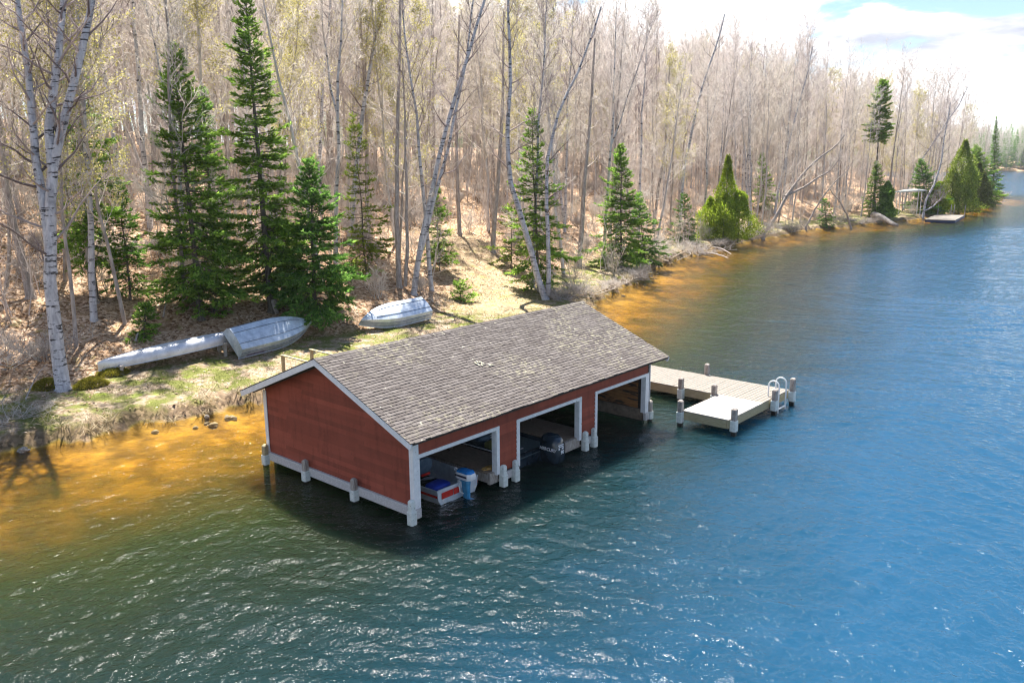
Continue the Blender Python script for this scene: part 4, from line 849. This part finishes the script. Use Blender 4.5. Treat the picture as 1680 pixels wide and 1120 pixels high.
fir('narrow fir half hidden behind the broad spired fir', (352, 440), (333, 145), 42, 420, 'fir_dark', r0=.1)
fir('dark bushy fir standing between the two upturned rowboats', (518, 534), (504, 262), 80, 505, 'fir_dark', r0=.12, dens=1.35, whorl=.28, droop=.32)
fir('young fir filling the gap between the tallest fir and the dark bushy one', (466, 500), (452, 330), 60, 485, 'fir', r0=.07, dens=1.1)
fir('open drooping fir behind the huge old birch', (158, 492), (118, 70), 78, 420, 'fir', r0=.12, gap=.2, whorl=.42, droop=.4)
fir('small fir with hanging boughs left of the canoe on the slope', (214, 492), (198, 300), 48, 470, 'fir_dark', r0=.06, gap=.1, droop=.45)
fir('yellow-green young hemlock right of the dark bushy fir', (602, 455), (581, 185), 44, 440, 'fir_lime', r0=.06, gap=.35, whorl=.5)
fir('thin pale sapling fir beside the leaning twin birch', (722, 445), (714, 310), 28, 435, 'fir_mid', r0=.04, gap=.25)
fir('spindly fir behind the bowed birch pair', (884, 480), (872, 180), 56, 462, 'fir_mid', r0=.1, gap=.12, whorl=.38)
fir('lime young fir left of the bowed birch pair', (838, 440), (842, 330), 34, 430, 'fir_lime', r0=.05, gap=.35, whorl=.45)
fir('shaggy fir at the start of the amber bay', (1019, 440), (1017, 238), 54, 432, 'fir', r0=.11, gap=.06)
fir('low dark fir branch-clad to the ground right of the shaggy fir', (1058, 432), (1050, 318), 34, 425, 'fir_dark', r0=.06)
fir('small blue-green fir left of the lime cedar', (1125, 398), (1124, 318), 24, 394, 'fir_dark', r0=.06)
fir('sparse pale fir behind the lime cedar', (1256, 345), (1250, 252), 24, 340, 'fir_mid', r0=.08, gap=.25)
fir('small dark fir by the water beyond the leaning trunks', (1356, 371), (1352, 326), 16, 369, 'fir_dark', r0=.06)
fir('tall spruce with a dense dark club-shaped top above the wood', (1432, 352), (1446, 132), 22, 232, 'fir_mid', r0=.2, prof=.5, dens=2.2, cat='spruce', name='spruce_tree')
fir('dark fir at the foot of the club-topped spruce', (1436, 357), (1437, 265), 24, 354, 'fir', r0=.1)
fir('dark fir behind the white boat canopy', (1522, 350), (1510, 262), 30, 346, 'fir_dark', r0=.1)
fir('dark fir at the end of the point', (1612, 334), (1600, 238), 34, 330, 'fir_mid', r0=.12)
fir('thin-topped dark spruce last on the point', (1628, 332), (1634, 192), 20, 330, 'fir_dark', r0=.14, cat='spruce', name='spruce_tree', prof=1.3)
for lab, b, tp, hw in (('knee-high fir seedling on the leafy slope above the canoe', (236, 552), (236, 498), 26), ('small fir seedling behind the canoe at the foot of the broad fir', (350, 515), (348, 462), 30), ('bright fir seedling right of the twin birch on the trail bank', (757, 492), (752, 462), 20),
        ('fir seedling among fallen twigs left of the sunny trail', (720, 430), (716, 398), 16)):
    fir(lab, b, tp, hw, b[1] - 2, 'fir_mid' if 'bright' in lab else 'fir', r0=.03, whorl=.16, prof=.7)
def cedar(label, base_px, top_px, hw_px, lobes, mat_='cedar', n=42000, leaf=.24):
    b = spot(*base_px); FEATURE_XY.append(b[:2]); dep = depth(b); sc = F / dep; H = at_depth(*top_px, dep)[2] - b[2]; r = np.random.default_rng(sum(map(ord, label))); tc = TB(); tt = TB(); right = np.array([RT[0], RT[1], 0]) / math.hypot(RT[0], RT[1]); root = tag(empty('cedar_tree', tuple(b)), label, 'cedar', 'cedars along the shore')
    for (ox, h, w, od) in lobes:                     # sideways px, height fraction, half width px, metres back
        c = right * ox / sc + np.array([FW[0], FW[1], 0]) * od; hh = H * h; m = int(n * h * w / hw_px / len(lobes) * 1.3) + 500
        t = r.uniform(.0, 1, m) ** .9; rad = w / sc * np.minimum(1, (1 - t) ** .62 * 1.08) * (.82 + .25 * np.sin(t * 9 + r.uniform(0, 6))) * np.where(t < .1, .75 + 2.5 * t, 1); az = r.uniform(0, 6.283, m); f = 1 - r.uniform(0, 1, m) ** 2.2 * .6; bump = 1 + .2 * np.sin(az * 5 + t * 13) + .14 * np.sin(az * 11 - t * 21) + .12 * np.sin(az * 3 + t * 33) + np.abs(r.normal(size=m)) * .07
        S = c + np.stack([np.cos(az) * rad * f * bump, np.sin(az) * rad * f * bump, t * hh + r.normal(size=m) * .10], 1); Dd = np.stack([np.cos(az), np.sin(az), np.full(m, .75)], 1) + r.normal(size=(m, 3)) * .4; tc.quads(blades(S, Dd, r.uniform(.5, 1.2, m) * leaf, np.full(m, leaf * .42), r)); tt.tube(np.array([c + [0, 0, -.4], c + [0, 0, hh * .4], c + [0, 0, hh * .95]]), [.09, .06, .01], 6)
    link('trunk', tt.mesh('trunk', [MT['bark_fir']], True), root); link('crown', tc.mesh('crown', [MT[mat_]]), root)
cedar('lime green cedar clump with a pointed top at the amber bay', (1190, 393), (1188, 258), 46, [(0, 1., 24, .4), (-26, .5, 28, .3), (20, .58, 34, -.2), (-6, .56, 38, -.6)])
cedar('yellow-green cedar behind the far dock', (1572, 350), (1572, 232), 36, [(0, 1., 28, 0), (14, .7, 24, .5), (-14, .62, 22, 0)], 'fir_lime', leaf=.34, n=22000)
cedar('low lime cedar at the left edge of the far dock', (1537, 350), (1535, 300), 20, [(0, 1., 20, 0)], leaf=.3, n=9000)
cedar('rounded pale budding cedar near the tip of the point', (1598, 342), (1596, 268), 24, [(0, 1., 24, 0), (10, .8, 16, 0)], 'fir_olive', leaf=.34, n=9000)
cedar('bright green shrub cedar in front of the club-topped spruce', (1452, 356), (1452, 300), 16, [(0, 1, 15, 0)], 'fir_mid', leaf=.28, n=9000)

# ------------------------------------------------------------------ the leafless wood: individual trees nearest the camera, the rest as one mass
fx = np.array(FEATURE_XY); cand = []; r = np.random.default_rng(77)
yy = 10.
while yy < 120:
    xx = -45.
    while xx < 215:
        cand.append((xx + r.uniform(-1.5, 1.5), yy + r.uniform(-1.4, 1.4))); xx += 3.05
    yy += 2.75
cand = np.array(cand); dd = shore(cand[:, 0], cand[:, 1]); az = np.degrees(np.arctan2(cand[:, 1] - CAM[1], cand[:, 0] - CAM[0])); dist = np.hypot(cand[:, 0] - CAM[0], cand[:, 1] - CAM[1])
ok = (dd > np.where(cand[:, 0] < 24, 7.5, 3.2)) & (dd < np.where(cand[:, 0] < 60, 82, 62)) & (az < 78) & (az > 5)
ok &= seg_dist(cand[:, 0], cand[:, 1], TRAIL) > 2.4
ok &= np.hypot(cand[:, None, 0] - fx[None, :, 0], cand[:, None, 1] - fx[None, :, 1]).min(1) > 1.5
thin = np.clip(1.15 - dist / 420 - np.maximum(dd - 40, 0) / 160, .45, 1); ok &= r.random(len(cand)) < thin * np.where(dd < 24, .47, .9)
cand = cand[ok]; dd = dd[ok]; dist = dist[ok]; zz = height(cand[:, 0], cand[:, 1])
px, py, pd = project(np.stack([cand[:, 0], cand[:, 1], zz + 5], 1)); inv = (px > -60) & (px < 1740); order = np.argsort(dist + (~inv) * 1000); cand, zz, dd, dist = cand[order], zz[order], dd[order], dist[order]
LAB = {'grey': ('slender leafless grey tree in the wood on the slope', 'bare tree', 'leafless trees of the wood', 'bare_tree'), 'bud': ('leafless tree hazed with yellow-green buds in the wood', 'budding tree', 'budding trees of the wood', 'budding_tree'), 'birch': ('thin white-barked birch deep in the wood', 'birch', 'birches of the wood', 'birch_tree')}
NI = 292
for i in range(NI):
    k = r.random(); kind, var = ('grey', T_GREY[r.integers(5)]) if k < .64 else (('bud', T_BUD[r.integers(2)]) if k < .77 else ('birch', T_BIRCH[r.integers(2)]))
    L = LAB[kind]; s = r.uniform(1., 1.36) * (1.03 if 40 < cand[i, 0] < 135 else 1); o = put_tree(L[3], L[0], L[1], L[2], var, (cand[i, 0], cand[i, 1], zz[i] - .1), r.uniform(0, 6.28), s, r.uniform(.92, 1.1)); o.rotation_euler = (r.normal() * .075, r.normal() * .075, r.uniform(0, 6.28))
def merged(var):
    tt, tc, bk, tw = var[2]; m = TB(); m.V = [np.vstack(tt.V), np.vstack(tc.V)]; n0 = len(m.V[0]); m.F = [np.vstack(tt.F), np.vstack(tc.F) + n0]; m.M = [np.zeros(len(m.F[0])), np.concatenate(tc.M) + 1]; return bpy.data.objects.new('wood_tree', m.mesh('wood_tree', [bk, tw, MT['bud']]))
def scatter(name, pts, rot, scl, protos, idx, label, cat, seed=0):
    """one object whose points each carry one of the given plants"""
    me = bpy.data.meshes.new(name); me.vertices.add(len(pts)); me.vertices.foreach_set('co', np.asarray(pts, np.float32).ravel())
    for nm, ty, val in (('rz', 'FLOAT', rot), ('sc', 'FLOAT', scl), ('pick', 'INT', idx)): a = me.attributes.new(nm, ty, 'POINT'); a.data.foreach_set('value', np.asarray(val, np.int32 if ty == 'INT' else np.float32))
    o = tag(link(name, me), label, cat, kind='stuff'); ng = bpy.data.node_groups.new(name, 'GeometryNodeTree'); ng.interface.new_socket('Geometry', in_out='INPUT', socket_type='NodeSocketGeometry'); ng.interface.new_socket('Geometry', in_out='OUTPUT', socket_type='NodeSocketGeometry')
    gi = ng.nodes.new('NodeGroupInput'); go = ng.nodes.new('NodeGroupOutput'); ip = ng.nodes.new('GeometryNodeInstanceOnPoints'); jn = ng.nodes.new('GeometryNodeJoinGeometry')
    for p in reversed(protos): oi = ng.nodes.new('GeometryNodeObjectInfo'); oi.inputs['Object'].default_value = p; oi.inputs['As Instance'].default_value = True; ng.links.new(oi.outputs['Geometry'], jn.inputs[0])
    def attr(nm, ty): n = ng.nodes.new('GeometryNodeInputNamedAttribute'); n.data_type = ty; n.inputs['Name'].default_value = nm; return n.outputs['Attribute']
    ip.inputs['Pick Instance'].default_value = True; ng.links.new(attr('pick', 'INT'), ip.inputs['Instance Index']); cx = ng.nodes.new('ShaderNodeCombineXYZ'); ng.links.new(attr('rz', 'FLOAT'), cx.inputs[2]); ng.links.new(cx.outputs[0], ip.inputs['Rotation']); ng.links.new(attr('sc', 'FLOAT'), ip.inputs['Scale'])
    ng.links.new(gi.outputs[0], ip.inputs['Points']); ng.links.new(jn.outputs[0], ip.inputs['Instance']); ng.links.new(ip.outputs[0], go.inputs[0]); md = o.modifiers.new('scatter', 'NODES'); md.node_group = ng; return o
PROT = [merged(v) for v in (T_GREY + T_BUD + T_BIRCH)]
c2, z2 = cand[NI:], zz[NI:]; n = len(c2); pk = r.choice(len(PROT), n, p=[.18, .16, .15, .15, .12, .06, .06, .06, .06])
scatter('distant_wood', np.column_stack([c2, z2 - .1]), r.uniform(0, 6.28, n), r.uniform(1., 1.38, n) * np.where((c2[:, 0] > 40) & (c2[:, 0] < 135), 1.03, 1), PROT, pk, 'far rows of leafless trees closing the wood along the shore', 'woodland')
print('wood', NI, n)
# wooded far shore
q = r.uniform(0, 1, (22000, 2)); fxp = 240 + q[:, 0] * 760; fyp = -160 + q[:, 1] * 620; fd_ = shore(fxp, fyp); k = (fd_ > 3) & (fd_ < 120); fxp, fyp = fxp[k], fyp[k]; n = len(fxp); farp = []
tm, cm = fir_meshes(901, 17, 2.6, 1.5, MT['fir_dark'], whorl=.9, dens=.5); fo = bpy.data.objects.new('far_fir', cm)
scatter('far_shore_wood', np.column_stack([fxp, fyp, height(fxp, fyp)]), r.uniform(0, 6.28, n), r.uniform(1., 1.5, n), PROT[:4] + [fo], np.where(r.random(n) < .42, 4, r.integers(0, 4, n)), 'hazy wooded hill on the far side of the lake', 'woodland')

# ------------------------------------------------------------------ undergrowth, brush, grass, leaves
def bush_mesh(seed, H, n, spread, tw, mt, l2=5, l3=5, bud=0):
    r = np.random.default_rng(seed); tc = TB()
    for i in range(n):
        a = r.uniform(0, 6.28); e = R(r.uniform(*spread)); Ls = H * r.uniform(.6, 1.1); d = np.array([math.cos(a) * math.cos(e), math.sin(a) * math.cos(e), math.sin(e)]); P = r.normal(size=3) * [.12, .12, 0] + d * np.linspace(0, 1, 6)[:, None] * Ls + np.cumsum(r.normal(size=(6, 3)) * Ls * .03, 0); rad = np.linspace(.016, .005, 6) * min(max(H, .8), 2.); tc.tube(P, rad, 4); grow(tc, P, rad, r, .2, 6, Ls * .4, tw, l2, l3, .3, .4, .6, bud, (5, 50), 2)
    return tc.mesh('bush', [mt, MT['bud']])
BUSH = [bpy.data.objects.new('bush', bush_mesh(s, h, n, sp, .008, MT[m_], 4, 4)) for s, h, n, sp, m_ in ((51, 1.5, 7, (35, 85), 'twig_grey'), (52, 2.4, 5, (60, 88), 'twig_tan'), (53, 1.0, 9, (15, 70), 'twig_pale'), (54, 3.4, 3, (72, 89), 'twig_pink'), (55, 6.5, 2, (80, 89), 'twig_pink'), (56, 5., 2, (78, 89), 'twig_grey'))]
BOATS = [A_[:2] for A_ in (spot(440, 560), spot(470, 545), spot(650, 535), spot(690, 520), spot(300, 570), spot(220, 600))]
p = np.column_stack([np.r_[r.uniform(-30, 120, 7000), r.uniform(118, 212, 2600)], np.r_[r.uniform(12, 75, 7000), r.uniform(20, 70, 2600)]]); ds = shore(p[:, 0], p[:, 1]); k = (ds > np.where(p[:, 0] < 26, 5.5, 1.5)) & (ds < 45) & (seg_dist(p[:, 0], p[:, 1], TRAIL) > 2.6) & (r.random(9600) < np.where(p[:, 0] > 118, .8, 1) * np.where(ds < 11, .16, .36)); p = p[k]; p = p[np.hypot(p[:, None, 0] - np.array(BOATS)[None, :, 0], p[:, None, 1] - np.array(BOATS)[None, :, 1]).min(1) > 3.]; n = len(p)
scatter('undergrowth', np.column_stack([p, height(p[:, 0], p[:, 1]) - .03]), r.uniform(0, 6.28, n), r.uniform(.6, 1.25, n), BUSH, r.choice(6, n, p=[.16, .14, .16, .2, .2, .14]), 'bare twiggy undergrowth across the leafy slope', 'undergrowth')
brush_me = [bush_mesh(61, 2.0, 13, (0, 34), .010, MT['twig_pale'], 4, 4), bush_mesh(62, 2.4, 10, (2, 44), .011, MT['twig_grey'], 4, 4), bush_mesh(63, 1.7, 15, (0, 55), .010, MT['twig_pale'], 4, 4)]
for i, (q, lab, s) in enumerate((((930, 492), 'grey tangle of dead brush at the foot of the bowed birch pair', 1.0), ((962, 482), 'spreading pile of dead twigs at the water behind the boathouse ridge', 1.1), ((1000, 470), 'grey brush heap hanging over the first amber shallows', 1.1), ((1040, 458), 'thick heap of drowned branches at the amber bay', 1.1), ((1100, 425), 'fan of dead branches spilling into the amber bay', 1.5), ((1143, 418), 'dark brush tangle with a dead branch in the water left of the cedar', 1.8),
        ((1175, 402), 'low brush under the lime cedar', 1.3), ((1232, 392), 'driftwood and brush at the root of the dark leaning tree', 1.5), ((1300, 380), 'brush on the bank beyond the dark leaning tree', 1.5), ((1415, 366), 'brush round the grey fallen log', 1.6), ((15, 600), 'bare bush at the left edge of the bank', 1.2), ((70, 590), 'bare spreading bush at the root of the huge birch', 1.), ((165, 430), 'pale dead branches on the slope above the canoe', 1.5), ((20, 690), 'low bush at the left edge above the sedge', .7), ((1645, 323), 'driftwood pile at the tip of the point', 1.6))):
    b = spot(*q); o = tag(link('brush_heap', brush_me[i % 3]), lab, 'brush', 'brush heaps along the bank'); o.location = b - np.array((0, 0, .06)); o.scale = (s * (1 + .25 * math.sin(i * 2.1)), s, s * (.6 + .2 * math.cos(i * 1.7))); o.rotation_euler = (0, 0, i * 1.3)
# sedge along the bank edge, short grass, fallen leaves
tb = TB(); xs = r.uniform(-32, 50, 7000); ys = r.uniform(11, 24, 7000); ds = shore(xs, ys); k = (ds > .05) & (ds < .9) & (np.sin(xs * 1.7) + np.sin(xs * .63 + 1) + r.normal(size=7000) * .5 > -.2); xs, ys, ds = xs[k], ys[k], ds[k]
for x, y in zip(xs, ys):
    m = 26; big_ = r.uniform(.7, 1.5); a = r.uniform(0, 6.28, m); S = np.column_stack([x + r.normal(size=m) * .07, y + r.normal(size=m) * .07, np.full(m, hz(x, y) - .02)]); up = r.uniform(.25, 1.3, m); Dd = np.column_stack([np.cos(a), np.sin(a) - .35, up]); Ln = r.uniform(.16, .40, m) * big_; tip = unit(Dd); tb.quads(blades(S, Dd, Ln, np.full(m, .022), r))
    E_ = S + tip * Ln[:, None] * .9; tb.quads(blades(E_, tip * [1, 1, -.2] + np.array([0, -.1, -.35]), Ln * .6, np.full(m, .017), r))
tag(link('sedge_fringe', tb.mesh('sedge_fringe', [MT['grass_dry']])), 'dry straw-coloured sedge drooping over the edge of the bank', 'sedge', kind='stuff')
tb = TB(); n = 90000; xs = r.uniform(-32, 45, n); ys = r.uniform(11, 26, n); ds = shore(xs, ys); k = (ds > .5) & (ds < 6.2) & (np.sin(xs * 1.1 + np.sin(ys * 1.7)) + np.sin(ys * 1.3 + xs * .4) + r.normal(size=n) * .6 > -.1); xs, ys = xs[k], ys[k]; m = len(xs); S = np.column_stack([xs, ys, height(xs, ys) - .01]); tb.quads(blades(S, np.column_stack([r.normal(size=(m, 2)) * .6, np.ones(m)]), r.uniform(.05, .13, m), np.full(m, .016), r))
tag(link('short_grass', tb.mesh('short_grass', [MT['grass']])), 'patchy short grass on the flat strip above the water', 'grass', kind='stuff')
tb = TB(); n = 160000; xs = r.uniform(-30, 60, n); ys = r.uniform(11, 50, n); ds = shore(xs, ys); k = (ds > .3) & ((ds > 5) | (r.random(n) < .28)); xs, ys = xs[k], ys[k]; m = len(xs); S = np.column_stack([xs, ys, height(xs, ys) + .012]); Dd = np.column_stack([r.normal(size=(m, 2)), r.normal(size=m) * .22]); tb.quads(blades(S, Dd, r.uniform(.07, .15, m), r.uniform(.05, .09, m), r, unit(np.column_stack([r.normal(size=(m, 2)) * .35, np.ones(m)]))))
tag(link('leaf_litter', tb.mesh('leaf_litter', [MT['leaf']])), 'brown fallen leaves covering the slope', 'leaf litter', kind='stuff')
STONE = []
for k in range(4):
    import bmesh
    bm = bmesh.new(); bmesh.ops.create_icosphere(bm, subdivisions=3, radius=.5)
    for v_ in bm.verts:
        c_ = v_.co; v_.co = c_ * (1 + .16 * math.sin(c_.x * 5 + k * 2) * math.cos(c_.y * 6 + k) + .07 * math.sin(c_.z * 13 + c_.x * 9)); v_.co.z *= .62
    me = bpy.data.meshes.new('shore_stone'); bm.to_mesh(me); bm.free(); me.materials.append(simple('stone_%d' % k, (.16, .14, .12), (.42, .38, .33), 6, .85)); STONE.append(me)
k = 0
while k < 90:
    x, y = r.uniform(-22, 46), r.uniform(10.5, 23); d_ = float(shore(np.array([x]), np.array([y]))[0])
    if not (-.7 < d_ < .35) or 3.9 < x < 6.8: continue
    o = tag(link('shore_stone', STONE[k % 4]), 'small rounded stone at the waterline of the bank', 'stone', 'stones along the waterline'); s_ = r.uniform(.12, .42) * r.uniform(.6, 1); o.scale = (s_, s_ * r.uniform(.7, 1.1), s_); o.location = (x, y, hz(x, y) + s_ * .1); o.rotation_euler = (0, 0, r.uniform(0, 6)); k += 1
def mound(lab, q, rx, h):
    b = spot(*q); tb = TB(); m = 2600; a = r.uniform(0, 6.28, m); u = r.uniform(0, 1, m) ** .5; S = b + np.column_stack([np.cos(a) * u * rx, np.sin(a) * u * rx * .8, h * (1 - u * u) - .04]); Dd = np.column_stack([np.cos(a) * u, np.sin(a) * u, np.full(m, .7)]) + r.normal(size=(m, 3)) * .4; tb.quads(blades(S, Dd, r.uniform(.05, .11, m), np.full(m, .04), r)); o = tag(link('moss_mound', tb.mesh('moss_mound', [MT['moss']])), lab, 'moss', 'mossy mounds by the huge birch')
mound('yellow moss mound just left of the huge birch', (78, 636), .55, .35); mound('yellow-green moss mound between the huge birch and the canoe tip', (150, 632), .6, .3); mound('moss patch behind the canoe tip', (185, 612), .6, .25)
b = spot(451, 512); t = MB(); t.loft([[(.17 * s_ * math.cos(a) * (1 + .12 * math.sin(3 * a)), .17 * s_ * math.sin(a), z) for a in np.linspace(0, 6.283, 13)[:-1]] for z, s_ in ((-.2, 1.4), (.1, 1.05), (.5, .95), (.62, .8))]); o = tag(t.build('tree_stump', MT['driftwood'], smooth_=True, autos=50), 'pale grey stump at the foot of the tallest fir', 'stump'); o.location = b
for lab, q0, q1, rr_ in (('grey dead stick leaning on the bank under the huge birch', (42, 655), (78, 598), .03), ('short pale dead branch lying above the canoe', (222, 560), (232, 548), .05), ('bent grey dead branch on the slope among the firs', (268, 520), (276, 495), .05), ('dead branch lying in the water left of the cedar', (1150, 415), (1195, 424), .1), ('curved bare branch reaching over the amber shallows', (1170, 405), (1200, 418), .08)):
    a_, b_ = spot(*q0, .1), spot(*q1, .25); t = MB(); t.tube([a_ + (b_ - a_) * s_ + np.array((0, 0, .18 * math.sin(s_ * 3))) for s_ in np.linspace(0, 1, 6)], np.linspace(rr_, rr_ * .4, 6), 6); tag(t.build('dead_branch', MT['driftwood']), lab, 'branch', 'dead branches on the bank')

# ------------------------------------------------------------------ daylight
SUN_AZ, SUN_EL = 50., 60.
w = bpy.data.worlds.new('World'); scene.world = w; w.use_nodes = True; nt = w.node_tree; nt.nodes.clear(); wo = nt.nodes.new('ShaderNodeOutputWorld')
sky = nt.nodes.new('ShaderNodeTexSky'); sky.sky_type = 'NISHITA'; sky.sun_disc = False; sky.sun_elevation = R(SUN_EL); sky.sun_rotation = R(90 - SUN_AZ); sky.air_density = 1.; sky.dust_density = .1; sky.ozone_density = 2.5
bg = nt.nodes.new('ShaderNodeBackground'); bg.inputs[1].default_value = .052; nt.links.new(sky.outputs[0], bg.inputs[0])
tc = nt.nodes.new('ShaderNodeTexCoord'); sp = nt.nodes.new('ShaderNodeSeparateXYZ'); nt.links.new(tc.outputs['Generated'], sp.inputs[0])
zc = math_(nt, 'ADD', math_(nt, 'MAXIMUM', sp.outputs[2], 0.), .16); cb_ = nt.nodes.new('ShaderNodeCombineXYZ'); nt.links.new(math_(nt, 'DIVIDE', sp.outputs[0], zc), cb_.inputs[0]); nt.links.new(math_(nt, 'DIVIDE', sp.outputs[1], zc), cb_.inputs[1]); cb_.inputs[2].default_value = 8.8
cn_ = noise(nt, cb_.outputs[0], .75, 8, .55, .3); cov = math_(nt, 'ADD', math_(nt, 'SUBTRACT', cn_, math_(nt, 'MULTIPLY', sp.outputs[2], .13)), math_(nt, 'MULTIPLY', math_(nt, 'MAXIMUM', math_(nt, 'SUBTRACT', .07, sp.outputs[2]), 0.), 1.2)); cm_ = ramp(nt, [(.492, g(0)), (.545, g(1))], cov, 'EASE').outputs[0]
sh_ = noise(nt, cb_.outputs[0], 1.1, 6, .55); cc = ramp(nt, [(.42, (1., 1., 1.)), (.66, (.33, .345, .40))], sh_).outputs[0]
bg2 = nt.nodes.new('ShaderNodeBackground'); nt.links.new(cc, bg2.inputs[0]); bg2.inputs[1].default_value = .70
ms = nt.nodes.new('ShaderNodeMixShader'); nt.links.new(cm_, ms.inputs[0]); nt.links.new(bg.outputs[0], ms.inputs[1]); nt.links.new(bg2.outputs[0], ms.inputs[2]); nt.links.new(ms.outputs[0], wo.inputs[0])
sl = bpy.data.lights.new('sun', 'SUN'); sl.energy = 5.0; sl.angle = R(.53); sl.color = (1, .95, .87); so = bpy.data.objects.new('sun', sl); col.objects.link(so)
sd = Vector((math.cos(R(SUN_AZ)) * math.cos(R(SUN_EL)), math.sin(R(SUN_AZ)) * math.cos(R(SUN_EL)), math.sin(R(SUN_EL)))); so.rotation_euler = sd.to_track_quat('Z', 'Y').to_euler(); so.location = (0, 30, 60)
scene.view_settings.view_transform = 'Standard'; scene.view_settings.look = 'None'; scene.view_settings.exposure = 1.7; scene.view_settings.gamma = 1
cy = scene.cycles; cy.max_bounces = 6; cy.diffuse_bounces = 3; cy.glossy_bounces = 3; cy.transparent_max_bounces = 12; cy.caustics_reflective = False; cy.caustics_refractive = False; cy.sample_clamp_indirect = 4; cy.sample_clamp_direct = 7
scene.render.film_transparent = False
cy.use_denoising = True; cy.denoising_input_passes = 'RGB_ALBEDO_NORMAL'; cy.denoising_prefilter = 'ACCURATE'; cy.filter_width = 1.15

# thin spring air
m, nt, out = mat('haze'); pv = nt.nodes.new('ShaderNodeVolumePrincipled'); pv.inputs['Color'].default_value = (.80, .86, 1, 1); pv.inputs['Density'].default_value = .00012; pv.inputs['Anisotropy'].default_value = .2; nt.links.new(pv.outputs[0], out.inputs['Volume'])
t = MB(); t.box((1000, 850, 26), (3300, 3700, 68)); tag(t.build('haze', m), 'thin pale haze over the lake and wood', 'haze', kind='stuff')
cy.volume_bounces = 0
